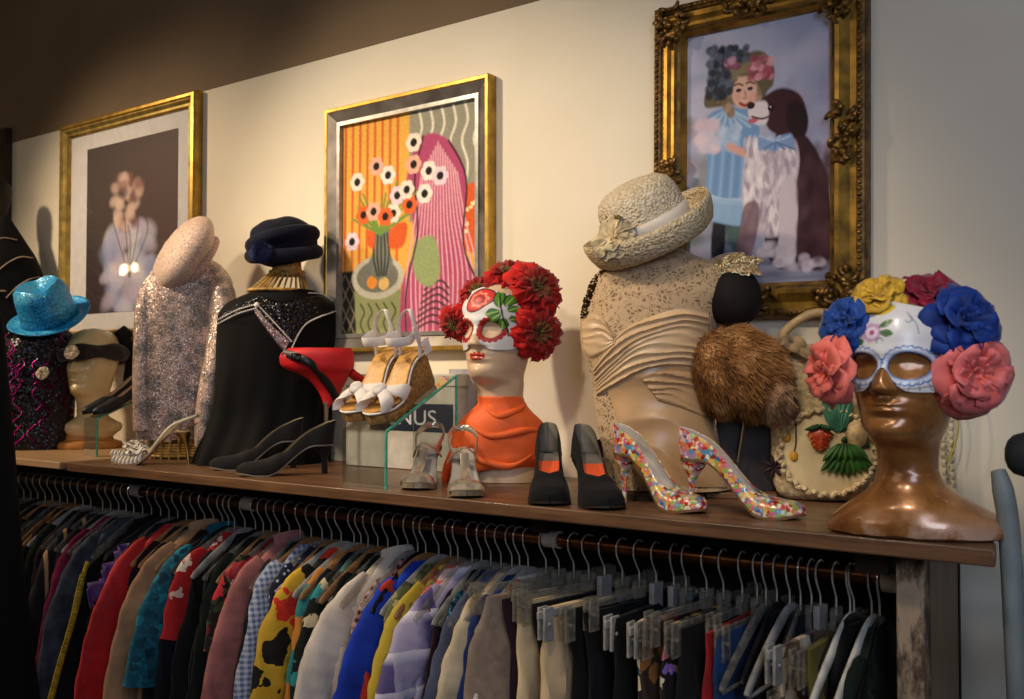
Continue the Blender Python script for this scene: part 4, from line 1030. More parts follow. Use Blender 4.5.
Mt = Matrix.Rotation(R(-6), 4, 'Y')
MB().ell((0, 0, .002), (34 * mr, .075, 25 * mr), 50, 30, M=Mt, fn=turb).build('crown', m_navy, t)
mb = MB()
for k, (r0, zz, th) in enumerate(((32, -11, .020), (31, 3, .019))):
    mb.tube([Mt @ Vector((r0 * mr * math.cos(a) * 1.0, r0 * mr * .95 * math.sin(a), zz * mr + .014 * math.sin(a + 2.2 * k))) for a in [2 * PI * i / 44 for i in range(44)]], th, 12, closed=True)
mb.build('wrapped_folds', m_navy, t)
pc = S.p(261, 252, -.100) - tp; mb = MB(); pts = []
for k in range(1500):
    d = Vector((random.gauss(0, 1), random.gauss(0, 1), random.gauss(0, 1))).normalized(); pts.append((pc + d * .018, d))
mb.ell(pc, .020, 14, 10); fur_on(mb, pts, .018, .0009, lambda p: Vector((0, 0, -.1)), .35, 3); mb.build('pompom', plain('#2c3660', .9, 0, .4, 80), t)

# ---- black suede pumps in front of the cape
for lab, tx, ty in (('farther black suede court shoe in front of the cape', 209, 470.5), ('nearer black suede court shoe in front of the cape', 236, 476.5)):
    hd = head_dir(-.93, .36); v_ = Vector((math.cos(hd), math.sin(hd), 0)); p = at_z(tx, ty) - v_ * .238
    t = shoe_thing('pump_shoe', lab, p, hd, 0, 'black suede pumps by the cape')
    pump(t, [plain('#121012', .85, 0, .2, 20, .3, 500, .04, spec=.25), plain('#8a7a5a', .6), plain('#6d6459', .5)], L=.238, hh=.070, w=.038, counter=.060, vamp=.60, arch=.038, heel_r=.008)
# ---- red shoe with black strap on its tall silver heel
S = Spot(326, 468)
t = thing('slingback_shoe', 'red high heeled shoe with black ankle strap and slim silver heel', 'shoe', S.loc, S.rz)
red = plain('#b8141a', .55, 0, .12, 20)
ro = [(348, 290, 352, .5), (352, 283, 354, .5), (358, 280, 355, .48), (364, 281, 355, .46), (369, 286, 354, .45), (374, 299, 350, .42), (380, 309, 347, .40), (388, 316, 343, .38), (396, 321, 339, .35), (402, 323, 333, .35), (408, 324, 329, .5)]
outline_loft(MB(), S, ro, 40, 40, lambda a, v, p: .02 * math.sin(3 * a)).build('heel_cup', red, t)
MB().tube([S.p(x, y, .0) for x, y in ((326, 402), (326, 436), (326.5, 468))], [.0065, .0045, .004], 10).build('heel', metal('#b9ab8e', .3), t)
mb = MB(); mb.tube(catmull([on_loft(S, ro, x, y, .004) for x, y in ((283, 353), (297, 357), (311, 364), (322, 376), (331, 388), (336, 398))], 5), .0022, 8, flat=.011, flatdir=(.4, 0, 1)); mb.build('ankle_strap', gloss_blk, t)
mb = MB(); q = on_loft(S, ro, 296, 357, .008); mb.tube([q + Vector((x, 0, z)) for x, z in ((-.012, -.008), (.010, -.010), (.012, .006), (-.010, .009))], .003, 6, closed=True); mb.build('buckle', metal('#2b2b30', .3), t)
mb = MB(); mb.tube(catmull([S.p(x, y, d) for x, y, d in ((350, 372, .01), (372, 388, .03), (395, 402, .03), (410, 408, .0))], 5), .02, 12, flat=.012, flatdir=(0, 0, 1)); mb.build('sole', red, t)

# ---- white wedge sandals on the larger riser
tilt = math.atan2(.246 - .124, .24); cork = plain('#94703c', .8, 0, .3, 120, .5, 300); white = cloth('#ddd6d0', .8, .2, .08); tan_in = plain('#b98a48', .45, 0, .2, 40)
def wedge_sandal(label, x0, y_toe, heading=-PI / 2):
    L, hh, w, pf = .225, .058, .040, .026
    dv = Vector((math.cos(heading), math.sin(heading), 0))
    t = shoe_thing('wedge_sandal', label, (x0 - dv.x * L * math.cos(tilt), y_toe - dv.y * L * math.cos(tilt), SHZ + .126 + (L + (y_toe - rp.y)) * math.sin(tilt)), heading, tilt, 'white wedge sandals')
    Sx = stations(40)
    def zf(s): return foot_z(s, hh) + pf
    mb = MB()
    def wedge(u, v):
        s = Sx[int(round(u * 39))]; a = v * 2 * PI; ww = foot_w(s, w, False) * 1.02
        zb = .0 + .010 * smoothstep(.86, 1, s); zt = zf(s) - .004
        c_, s_ = math.cos(a), math.sin(a)
        return Vector((s * L, ww * math.copysign(abs(c_) ** .3, c_), (zb + zt) / 2 + (zt - zb) / 2 * math.copysign(abs(s_) ** .3, s_)))
    mb.grid(wedge, 40, 20, cv=True); mb.build('wedge_sole', cork, t)
    MB().grid(lambda u, v: Vector((Sx[int(round(u * 39))] * L, (v * 2 - 1) * .97 * foot_w(Sx[int(round(u * 39))], w, False), zf(Sx[int(round(u * 39))]) + .0005 + .004 * abs(v * 2 - 1) ** 3)), 40, 9).build('insole', tan_in, t, solid=.003)
    mb = MB(); mb.tube([(Sx[i] * L, sd * foot_w(Sx[i], w, False), zf(Sx[i])) for sd, rg in ((1, range(40)), (-1, range(39, -1, -1))) for i in rg], .0028, 6, closed=True); mb.build('white_welt', white, t)
    # knotted vamp
    mb = MB()
    for s0, s1 in ((.60, .93), (.93, .60)):
        pts = []
        for i in range(15):
            q = i / 14; s = s0 + (s1 - s0) * q; th = PI * q
            pts.append(Vector((s * L, -math.cos(th) * (foot_w(s, w, False) + .003), zf(s) + .036 * math.sin(th) ** .7)))
        mb.tube(pts, [.004 + .004 * math.sin(PI * i / 14) for i in range(15)], 10, flat=[.022 - .009 * math.sin(PI * i / 14) for i in range(15)], flatdir=(1, 0, -.2))
    mb.ell((L * .765, 0, zf(.765) + .040), (.019, .017, .013), 14, 10, fn=lambda d: 1 + .12 * math.sin(6 * d.x + 5 * d.y)); mb.build('knotted_vamp', white, t)
    mb = MB(); hz = zf(0.05)
    mb.tube(catmull([(L * .20, -w * .72, zf(.2)), (L * .14, -w * .72, hz + .035), (.02, -w * .5, hz + .085), (.0, 0, hz + .100), (.02, w * .5, hz + .085), (L * .14, w * .72, hz + .035), (L * .20, w * .72, zf(.2))], 6), .002, 8, flat=.007, flatdir=(1, 0, .3)); mb.build('heel_loop', white, t)
    mb = MB(); mb.tube(catmull([(.035, -w * .60, hz + .055), (L * .30, -w * .80, hz + .052), (L * .42, 0, hz + .060), (L * .30, w * .80, hz + .052), (.035, w * .60, hz + .055)], 6), .0022, 8, flat=.011, flatdir=(0, 0, 1)); mb.build('ankle_strap', white, t)
    mb = MB(); mb.box((L * .16, w * .80, hz + .035), (L * .20, w * .86, hz + .072)); mb.build('buckle', white, t, bevel=.003)
    return t
wedge_sandal('left white knotted wedge sandal on clear riser, nearer the red shoe', rp.x - .118, rp.y + .012, R(-86))
t = wedge_sandal('right white knotted wedge sandal with paper tag on clear riser', rp.x - .040, rp.y + .006, R(-88))
mb = MB(); mb.box((.02, .046, .092), (.045, .0475, .128)); mb.build('price_tag', plain('#e8e4e4', .8), t, smooth=False)
# ---- box with navy label, and a plain card behind
S = Spot(404, Y=-.10)
wq = at_y(346, 420, -.10); wq2 = at_y(455, 420, -.10); ztop = at_y(400, 374, -.10).z
t = thing('shoe_box', 'pale grey box with navy lettered label behind the clear riser', 'box', ((wq.x + wq2.x) / 2, -.10, SHZ)); hw = (wq2.x - wq.x) / 2
MB().box((-hw, 0, 0.001), (hw, .075, ztop - SHZ - .03)).build('box_body', plain('#b4b0a6', .7, 0, .08), t, bevel=.002)
MB().box((-hw - .003, -.003, ztop - SHZ - .032), (hw + .003, .078, ztop - SHZ)).build('lid', plain('#bcb8ac', .7, 0, .08), t, bevel=.002)
lz0, lz1 = at_y(430, 432, -.10).z - SHZ, at_y(430, 404, -.10).z - SHZ; lx0, lx1 = at_y(370, 420, -.10).x - t.location.x, at_y(453, 420, -.10).x - t.location.x
MB().box((lx0, -.0012, lz0), (lx1, .0002, lz1)).build('navy_label', plain('#1a2338', .5), t, smooth=False)
text_mesh('VENUS', (lz1 - lz0) * .78, 'lettering', plain('#c9cdd6', .6), t, Matrix.Translation(((at_y(406, 420, -.10).x - t.location.x), -.0016, lz0 + (lz1 - lz0) * .24)) @ Matrix.Rotation(PI / 2, 4, 'X') @ Matrix.Scale(1.25, 4, (1, 0, 0)))
p0, p1 = at_y(452, 420, -.05), at_y(474, 420, -.05)
t = thing('card_panel', 'plain lilac grey card standing behind the lettered box', 'card', ((p0.x + p1.x) / 2, -.05, SHZ)); hw = (p1.x - p0.x) / 2
MB().box((-hw * 1.3, 0, 0.001), (hw, .012, at_y(460, 369, -.05).z - SHZ)).build('panel', plain('#98949c', .7), t, bevel=.001)

# ---- silver sandals
silv = plain('#c9bca8', .22, .65, .15)
def silver_sandal(label, px, py, heading):
    L, hh, w = .215, .075, .037; v_ = Vector((math.cos(heading), math.sin(heading), 0)); p = at_z(px, py) - v_ * L
    t = shoe_thing('sandal', label, p, heading, 0, 'silver strappy sandals')
    Sx = stations(40); ms = MB()
    for k in (0, 1): ms.grid(lambda u, v, k=k: Vector((Sx[int(round(u * 39))] * L, (v * 2 - 1) * foot_w(Sx[int(round(u * 39))], w, False) * (1.0), foot_z(Sx[int(round(u * 39))], hh) + .007 - .011 * k)), 40, 5)
    for row in (0, 4): ms.f += [(row * 40 + i, row * 40 + i + 1, 200 + row * 40 + i + 1, 200 + row * 40 + i) for i in range(39)]; ms.mi += [0] * 39
    ms.build('sole', plain('#a8987c', .35, .5, .2), t)
    MB().grid(lambda u, v: Vector((Sx[int(round(u * 39))] * L, (v * 2 - 1) * .92 * foot_w(Sx[int(round(u * 39))], w, False), foot_z(Sx[int(round(u * 39))], hh) + .0078)), 40, 5).build('insole', plain('#b8b2a8', .35, .3), t)
    heel_part(t, silv, L, hh, w, .006, -.006)
    strap_over(t, 'toe_strap', silv, .86, .86, .022, L, hh, w, .012, .002, .006)
    mb = MB()
    mb.tube(catmull([(L * .84, 0, foot_z(.84, hh) + .030), (L * .68, 0, foot_z(.68, hh) + .044), (L * .52, 0, foot_z(.5, hh) + .050)], 5), .0022, 8, flat=.009, flatdir=(0, 1, 0)); mb.build('centre_strap', silv, t)
    mb = MB(); z_ = foot_z(.45, hh)
    mb.tube(catmull([(L * .34, -w * .85, hh * .85), (L * .45, -w * .55, z_ + .038), (L * .52, 0, z_ + .052), (L * .45, w * .55, z_ + .038), (L * .34, w * .85, hh * .85)], 5), .002, 8, flat=.007, flatdir=(1, 0, 0)); mb.build('instep_strap', silv, t)
    mb = MB(); mb.tube(catmull([(L * .44, -w * .6, z_ + .036), (L * .2, -w * .85, hh + .035), (.0, -w * .5, hh + .052), (-.012, 0, hh + .055), (.0, w * .5, hh + .052), (L * .2, w * .85, hh + .035), (L * .44, w * .6, z_ + .036)], 5), .002, 8, flat=.007, flatdir=(0, 0, 1)); mb.build('sling_strap', silv, t)
silver_sandal('left silver strappy sandal, beside the clear riser', 414, 491, head_dir(-.12, 1))
silver_sandal('right silver strappy sandal, in front of the orange scarf', 467, 499, head_dir(.10, 1))
# ---- mannequin with red-flowered skull mask and orange scarf
def mask_canvas(base): return Canvas(220, 198, base)
def mu(x, z): return ((x + .1) / .2, (.18 - (z - .05)) / .18)
S = Spot(500, 481.5); cz = S.p(500, 378).z; turn = R(-33)
t = thing('mannequin_head', 'pale female mannequin head with red lips wearing orange scarf', 'mannequin head', S.loc, S.rz)
mb = head_mesh([(.001 - cz, .076, .046, .06, .02), (.03 - cz, .080, .046, .06, .018), (.05 - cz, .088, .046, .06, .012), (.085 - cz, .088, .046, .06, .006), (.115 - cz, .074, .046, .058, .002), (.14 - cz, .058, .048, .055, 0), (-.075, .053, .052, .055, 0)], turn=turn, lips=True, n=140)
mb.v = [(x, y, z + cz) for x, y, z in mb.v]
mb.build('head', [plain('#d2b492', .42, 0, .08, 8, coat=.15), plain('#a8321f', .3, 0, .1, coat=.3)], t)
# scarf
ts = thing('scarf', 'bright orange scarf wrapped around the neck of pale mannequin', 'scarf', S.loc, S.rz)
rows = [(396, 478, 522, 1.1), (402, 478, 524, 1.05), (411, 470, 531, .82), (420, 462, 541, .70), (432, 454, 548, .60), (446, 449, 551, .56), (458, 447, 550, .54), (466, 446, 543, .54), (471, 448, 532, .54)]
def sf(a, v, p): return (.035 * math.sin(4 * a + 6 * v) * v + .02 * math.sin(9 * a - 9 * v) + .03 * (1 - v), .010 * math.sin(2 * a + .8) * v)
org = plain('#ea6428', .6, 0, .10, 12, .2, 500)
outline_loft(MB(), S, rows, 100, 50, sf, caps=(False, False)).build('drape', org, ts, solid=.003)
mb = MB(); mb.tube(catmull([S.p(x, y, d) for x, y, d in ((455, 452, -.045), (448, 468, -.045), (445, 484, -.03))], 5), [.014, .014, .014, .013, .013, .012, .012, .011, .010, .008, .004], 10, flat=.008, flatdir=(0, 1, 0)); mb.build('hanging_tail', plain('#c8481c', .6), ts)
mb = MB()
for pl in ([(484, 404), (497, 416), (516, 411), (526, 404)], [(466, 420), (490, 436), (528, 430), (545, 432)], [(456, 445), (480, 460), (510, 466), (536, 452)]):
    mb.tube([on_loft(S, rows, x, y, -.001) for x, y in smooth_poly(pl)], [.002 + .007 * math.sin(PI * i / (len(smooth_poly(pl)) - 1)) for i in range(len(smooth_poly(pl)))], 10)
mb.build('folds', org, ts)
# mask
HM = S.M @ Matrix.Translation((0, 0, cz)) @ Matrix.Rotation(turn, 4, 'Z')
tm = thing('skull_mask', 'white half skull mask with painted red rose and red silk flowers', 'mask', HM @ Vector((0, 0, 0)), S.rz + turn)
c = mask_canvas('#dcdad8')
for k in range(60): u, v = mu(RNG.uniform(-.08, .08), RNG.uniform(.06, .2)); c.ell(u, v, .006, .006, random.choice(['#a83a36', '#6a6a6e', '#c9c6c4']), .5)
def ME(x, z, rx, rz, col, soft=.2, rot=0, al=1): u, v = mu(x, z); c.ell(u, v, rx / .2, rz / .18, col, soft, rot, al)
def ML(pts, w, col): c.line([mu(*p) for p in pts], w / .2, col)
def MP(pts, col): c.poly([mu(*p) for p in pts], col)
for s in (-1, 1):
    for k in range(16):
        a = 2 * PI * k / 16; ME(s * .033 + .0245 * math.cos(a), .108 + .0235 * math.sin(a), .0058, .0058, '#a8241e')
    ME(s * .033, .108, .0225, .0215, '#8a1c18')
# rose on the brow
MP([(-.030, .160), (-.022, .190), (.004, .204), (.034, .196), (.040, .176), (.022, .160), (.004, .150), (-.016, .148)], '#1a1414'); MP([(-.027, .161), (-.020, .187), (.004, .201), (.032, .194), (.037, .177), (.020, .162), (.004, .153), (-.015, .151)], '#c8342a')
for k in range(9):
    a = k * .8; ML([(.004 + .024 * math.cos(a), .177 + .018 * math.sin(a)), (.004 + .018 * math.cos(a + .5), .177 + .014 * math.sin(a + .5)), (.004 + .022 * math.cos(a + 1), .177 + .017 * math.sin(a + 1))], .0016, '#e88a78')
    ML([(.004 + .014 * math.cos(a), .177 + .010 * math.sin(a)), (.004 + .009 * math.cos(a + .6), .177 + .007 * math.sin(a + .6)), (.004 + .013 * math.cos(a + 1.2), .177 + .009 * math.sin(a + 1.2))], .0014, '#8a1a18')
for x0, z0, x1, z1, w in ((.050, .158, .044, .200, .010), (.052, .150, .024, .142, .009), (.060, .160, .072, .196, .010), (.054, .145, .032, .122, .008), (.064, .150, .078, .160, .008), (.060, .135, .050, .106, .009), (.066, .130, .078, .134, .007)):
    m_ = ((x0 + x1) / 2, (z0 + z1) / 2); d = Vector((x1 - x0, z1 - z0, 0)).normalized(); n = Vector((-d.y, d.x, 0)) * w
    MP([(x0, z0), (m_[0] + n.x * 1.15, m_[1] + n.y * 1.15), (x1, z1), (m_[0] - n.x * 1.15, m_[1] - n.y * 1.15)], '#152010')
    MP([(x0 + d.x * .002, z0 + d.y * .002), (m_[0] + n.x * .85, m_[1] + n.y * .85), (x1 - d.x * .002, z1 - d.y * .002), (m_[0] - n.x * .85, m_[1] - n.y * .85)], '#4f8a2c')
    ML([(x0, z0), (x1, z1)], .0012, '#a8c868')
ML([(.045, .190), (.055, .150), (.064, .095)], .0016, '#1d2a14')
mk = painted(.45, .4)
zl = lambda a: .064 + .036 * gs(head_pt(a, .08).x, .0125) * (1 if abs(a) < 1 else 0) + .010 * smoothstep(.9, 1.5, abs(a))
mask_mesh(c, .1, [(-.033, .108, .0195, .0185), (.033, .108, .0195, .0185)], zl, lambda a: .205 - .02 * abs(a), 1.62, Matrix.Identity(4)).build('mask_shell', mk, tm, solid=.002, offset=-1)
toM = HM.inverted() @ S.M
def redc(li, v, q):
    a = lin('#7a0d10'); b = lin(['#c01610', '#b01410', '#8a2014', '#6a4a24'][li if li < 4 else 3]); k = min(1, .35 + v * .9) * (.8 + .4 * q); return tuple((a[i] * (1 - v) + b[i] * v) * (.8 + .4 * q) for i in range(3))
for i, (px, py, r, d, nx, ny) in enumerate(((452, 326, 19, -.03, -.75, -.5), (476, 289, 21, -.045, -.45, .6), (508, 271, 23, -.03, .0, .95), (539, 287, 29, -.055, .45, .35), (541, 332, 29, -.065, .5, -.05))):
    mb = MB(); q = toM @ S.p(px, py, d); nr = (toM.to_3x3() @ Vector((nx, -.85, ny))).normalized()
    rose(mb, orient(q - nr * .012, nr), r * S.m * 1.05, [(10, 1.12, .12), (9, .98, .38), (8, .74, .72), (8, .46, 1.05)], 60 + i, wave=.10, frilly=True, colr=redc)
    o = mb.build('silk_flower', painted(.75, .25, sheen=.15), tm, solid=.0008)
    mb = MB()
    for k in range(26): a = random.uniform(0, 6.3); rr_ = random.uniform(0, .009); mb.bead(orient(q - nr * .012, nr) @ Vector((rr_ * math.cos(a), rr_ * math.sin(a), .012 + random.uniform(0, .008))), .0022)
    mb.build('flower_centre', plain('#6a6a2c', .8, 0, .4, 200), o)

# ---- black pumps with orange insoles
orange_in = plain('#e2582a', .6, 0, .06)
for i, (lab, px, py, hd) in enumerate((('left black suede pump with orange insole, beside the orange scarf', 550, 507, head_dir(-.02, 1)), ('right black suede pump with orange insole and black side buckle', 610, 511.5, head_dir(.16, 1)))):
    v_ = Vector((math.cos(hd), math.sin(hd), 0)); L = .235
    t = shoe_thing('pump_shoe', lab, at_z(px, py) - v_ * L, hd, 0, 'black pumps with orange insoles')
    pump(t, [plain('#0b0a0c', .85, 0, .2, 20, .3, 500, .03, spec=.25), plain('#6d675c', .6), plain('#2a2018', .5)], L=L, hh=.082, w=.041, counter=.062, vamp=.62, pointed=False, arch=.044, heel_r=.010)
    w = .041
    def inm(u, v): s = .36 + .30 * u; return Vector((s * L, (v * 2 - 1) * .90 * foot_w(s, w, False), foot_z(s, .082) + .006 + .016 * smoothstep(.2, 1, u)))
    MB().grid(inm, 14, 7).build('orange_insole', orange_in, t)
    def lab_(u, v): s = .16 + .08 * u; return Vector((s * L, (v * 2 - 1) * .010, foot_z(s, .082) + .0035))
    if i == 0: MB().grid(lab_, 6, 4).build('insole_label', plain('#1c2838', .4), t)
    else: MB().tube(catmull([(L * .20, w * .62, .118), (L * .21, w * .72, .104), (L * .24, w * .74, .082)], 4), .004, 8, flat=.009, flatdir=(1, 0, 0)).build('side_buckle', gloss_blk, t)
# ---- printed many-coloured pumps
def confetti():
    t = NT('confetti'); b = t.bsdf(.3, 0, .5, 0, .3); v = t.coord()
    vo = t.n('TexVoronoi'); vo.inputs['Scale'].default_value = 115; t.l(v, vo.inputs['Vector']); sep = t.n('SeparateColor'); t.l(vo.outputs['Color'], sep.inputs[0])
    c1 = t.ramp(sep.outputs[0], [(0, '#a82018'), (.14, '#c87030'), (.27, '#4a7c9c'), (.4, '#b85c70'), (.50, '#84984a'), (.6, '#c99a94'), (.7, '#2f5080'), (.8, '#c9a048'), (.88, '#9a7494'), (.95, '#7a1c18')], 'CONSTANT')
    def ring(a, b_): 
        g = t.n('Math', operation='GREATER_THAN'); t.l(vo.outputs['Distance'], g.inputs[0]); g.inputs[1].default_value = a
        l = t.n('Math', operation='LESS_THAN'); t.l(vo.outputs['Distance'], l.inputs[0]); l.inputs[1].default_value = b_
        m = t.n('Math', operation='MULTIPLY'); t.l(g.outputs[0], m.inputs[0]); t.l(l.outputs[0], m.inputs[1]); 
        h = t.n('Math', operation='GREATER_THAN'); t.l(sep.outputs[1], h.inputs[0]); h.inputs[1].default_value = .45
        k = t.n('Math', operation='MULTIPLY'); t.l(m.outputs[0], k.inputs[0]); t.l(h.outputs[0], k.inputs[1]); return k.outputs[0]
    c2 = t.mix(ring(.18, .26), c1, '#cfc9bc'); c3 = t.mix(ring(-1, .12), c2, '#26202a')
    vo2 = t.n('TexVoronoi'); vo2.inputs['Scale'].default_value = 150; t.l(v, vo2.inputs['Vector']); s2 = t.n('SeparateColor'); t.l(vo2.outputs['Color'], s2.inputs[0])
    g = t.n('Math', operation='GREATER_THAN'); t.l(s2.outputs[0], g.inputs[0]); g.inputs[1].default_value = .86
    t.l(t.mix(g.outputs[0], c3, '#d8cca8'), b.inputs['Base Color']); return t.mat
conf = confetti()
for lab, px, py, hd in (('left multicoloured printed stiletto pump with pale lining, by black pumps', 706, 514.5, head_dir(.62, .78)), ('right multicoloured printed stiletto pump, its toe by the brown bust', 806, 520, head_dir(.86, .50))):
    v_ = Vector((math.cos(hd), math.sin(hd), 0)); L = .225
    t = shoe_thing('pump_shoe', lab, at_z(px, py) - v_ * L, hd, 0, 'multicoloured printed pumps')
    pump(t, [conf, plain('#b9b0a4', .5, 0, .08), plain('#6a4a2c', .5)], L=L, hh=.092, w=.037, counter=.058, vamp=.66, pointed=True, arch=.034, heel_r=.005, heel_back=.0)

# ---- champagne dress on a black form, straw hat, brown fur
S = Spot(655, Y=-.21)
rows = [(250, 640, 684, .9), (258, 628, 700, .8), (266, 606, 728, .66), (276, 594, 742, .58), (290, 587, 742, .56), (310, 581, 730, .58), (330, 579, 716, .62), (350, 581, 709, .66), (368, 587, 705, .66), (385, 592, 702, .64), (405, 594, 706, .62), (435, 599, 716, .62), (465, 603, 724, .62), (488, 606, 730, .62)]
t = thing('dress_form', 'black fabric dress form whose arm stub shows beside the fur', 'dress form', S.loc, S.rz)
blkf = plain('#120d0c', .75, 0, .2, spec=.25)
inner = [(a, b + 3, c_ - 3, d * .96) for a, b, c_, d in rows[:11]]
outline_loft(MB(), S, inner, 50, 40).build('torso', blkf, t)
MB().ell(S.p(733, 297, -.035), (28 * S.m, .045, 30 * S.m), 26, 18, M=Matrix.Rotation(R(-12), 3, 'Y')).build('arm_stub', blkf, t)
mb = MB(); mb.tube([S.p(655, 250), S.p(655, 228), S.p(657, 205)], [.055, .05, .045], 20); mb.build('neck', blkf, t)
MB().lathe([(.001, 0), (.11, .001), (.11, .012), (.05, .02), (.018, .05), (.015, .12), (.001, .121)], 28).build('stand', plain('#2a1c12', .5), t)
def lace():
    tt = NT('lace'); b = tt.bsdf(.7, 0, .3, .2); v = tt.coord(); n = tt.noise(v, 34, 2, .5); vo = tt.n('TexVoronoi'); vo.feature = 'DISTANCE_TO_EDGE'; vo.inputs['Scale'].default_value = 120
    ms = tt.n('VectorMath', operation='SCALE'); tt.l(n.outputs['Color'], ms.inputs[0]); ms.inputs['Scale'].default_value = .03; ad = tt.n('VectorMath', operation='ADD'); tt.l(ms.outputs[0], ad.inputs[0]); tt.l(v, ad.inputs[1]); tt.l(ad.outputs[0], vo.inputs['Vector'])
    n2 = tt.noise(ad.outputs[0], 55, 2)
    a = tt.ramp(vo.outputs['Distance'], [(.0, '#c9ac86'), (.12, '#b89a72'), (.30, '#7a6046')]); a2 = tt.ramp(n2.outputs['Fac'], [(.50, (0, 0, 0)), (.58, (1, 1, 1))])
    tt.l(tt.mix(a2, a, '#c4a680'), b.inputs['Base Color']); tt.bump(vo.outputs['Distance'], .4, .003); return tt.mat
m_lace = lace(); satin = plain('#b8946a', .33, 0, .10, 10, spec=.5, sheen=.2); satin_l = plain('#c9aa82', .36, 0, .10, 10, spec=.5)
t = thing('evening_dress', 'champagne lace and pleated satin dress on black form under straw hat', 'dress', S.loc, S.rz)
outline_loft(MB(), S, rows, 110, 90, lambda a, v, p: .012 * v * math.sin(9 * a) + .012 * math.sin(3 * a + 8 * v), caps=(False, False)).build('lace_bodice', m_lace, t)
patch(MB(), S, rows, [(593, 366), (606, 348), (628, 327), (655, 315), (684, 308), (709, 312)], [(597, 398), (614, 388), (643, 372), (672, 366), (697, 368), (706, 372)], 60, 60, .007, 8, .0075, jig=.9).build('pleated_wrap', satin_l, t)
patch(MB(), S, rows, [(582, 322), (592, 314), (604, 318), (612, 334)], [(583, 352), (590, 360), (602, 354), (614, 344)], 24, 30, .009, 5, .005, jig=.6).build('bust_pleats', satin_l, t)
patch(MB(), S, rows, [(606, 386), (643, 368), (672, 360), (704, 364)], [(640, 487), (680, 487), (708, 487), (728, 487)], 40, 60, .004, 3, .006, jig=1.4).build('satin_skirt', satin, t)
patch(MB(), S, rows, [(640, 376), (668, 370), (700, 372)], [(660, 402), (690, 412), (709, 420)], 30, 30, .009, 5, .006, jig=.9).build('draped_fold', satin, t)
gtr = plain('#c9b078', .35, .5, .3, 100)
mb = MB(); rr = random.Random(3)
for k in range(260):
    q = rr.random(); a = resample(smooth_poly([(690, 304), (700, 286), (716, 268), (736, 262), (757, 268)]), q); w = rr.uniform(-10, 12)
    p_ = S.p(a.x - w * .6, a.y + w * .8, -.052 - .02 * q + .02 * rr.random()); 
    ang = rr.uniform(0, 6.3); rad = rr.uniform(.004, .008)
    mb.tube([p_ + Vector((rad * t_ / 5 * math.cos(ang + 1.1 * t_), -.002, rad * t_ / 5 * math.sin(ang + 1.1 * t_))) for t_ in range(6)], .0011, 5)
mb.build('beaded_sleeve_trim', gtr, t)
# sleeve caps: lace cloth over the shoulders
def capf(u, v):
    a = resample(smooth_poly([(672, 290), (692, 270), (716, 256), (740, 253), (762, 270)]), u); b = resample(smooth_poly([(700, 322), (706, 302), (720, 283), (742, 273), (762, 276)]), u); q = a.lerp(b, v)
    return S.p(q.x, q.y, -.02 - .045 * math.sin(PI * .5 * v) )
MB().grid(capf, 36, 12).build('sleeve_cap', m_lace, t, solid=.003)
mb = MB()
for k in range(240):
    py = random.uniform(268, 318); px = interp([tuple(r) + (0,) for r in rows], py)[0] + random.uniform(.5, 7); mb.bead(on_loft(S, rows, px, py, .004), random.uniform(.0015, .003))
mb.build('beaded_sleeve_trim', metal('#4a3a1e', .4, .4), t, smooth=False)
# straw hat
hp = S.p(655, 241, -.02); th_ = thing('straw_hat', 'cream straw hat with white ribbon and upturned brim above champagne dress', 'hat', S.M @ hp, S.rz)
k_ = S.m
def straw(c1='#cbb48e', c2='#e6d8bc'):
    tt = NT('straw'); b = tt.bsdf(.7, 0, .3); v = tt.coord(); vo = tt.n('TexVoronoi'); vo.inputs['Scale'].default_value = 190; tt.l(v, vo.inputs['Vector']); n = tt.noise(v, 150, 3)
    tt.l(tt.ramp(n.outputs['Fac'], [(.35, c1), (.6, c2)]), b.inputs['Base Color']); tt.bump(vo.outputs['Distance'], .9, .004); return tt.mat
m_straw = straw()
Mh = Matrix.Rotation(R(-25), 4, 'Y') @ Matrix.Rotation(R(17), 4, 'X')
hat(th_, [(44 * k_, 0), (44 * k_, 12 * k_), (43.5 * k_, 24 * k_), (42.5 * k_, 36 * k_), (41 * k_, 46 * k_), (37 * k_, 55 * k_), (28 * k_, 61 * k_), (14 * k_, 64 * k_), (2 * k_, 65 * k_)],
    [(44 * k_, 0), (50 * k_, -4 * k_), (56 * k_, -5 * k_), (62 * k_, -1 * k_), (66 * k_, 8 * k_), (68 * k_, 18 * k_), (67 * k_, 24 * k_)], Mh, [m_straw, straw('#b59c74', '#d9c8a6'), cloth('#e2d8c8', .7, .3, .06)], band=(-.002, 27 * k_, 44.8 * k_, 44.2 * k_), wav=.006)
mb = MB(); q = S.p(614, 238, -.115) - hp
rose(mb, orient(q, (-.45, -.8, .3)), .046, [(7, 1.1, .3), (6, .8, .7), (5, .5, 1.1)], 5); mb.build('silk_flower', plain('#cdbb94', .85, 0, .3), th_)
mb = MB(); q = S.p(632, 245, -.135) - hp; rose(mb, orient(q, (-.2, -.8, .3)), .024, [(6, 1.1, .2)], 8); q = S.p(614, 216, -.10) - hp; rose(mb, orient(q, (-.5, -.6, .6)), .022, [(5, 1.1, .3)], 9); mb.build('leaf_spray', plain('#6e5f26', .8, 0, .3), th_)
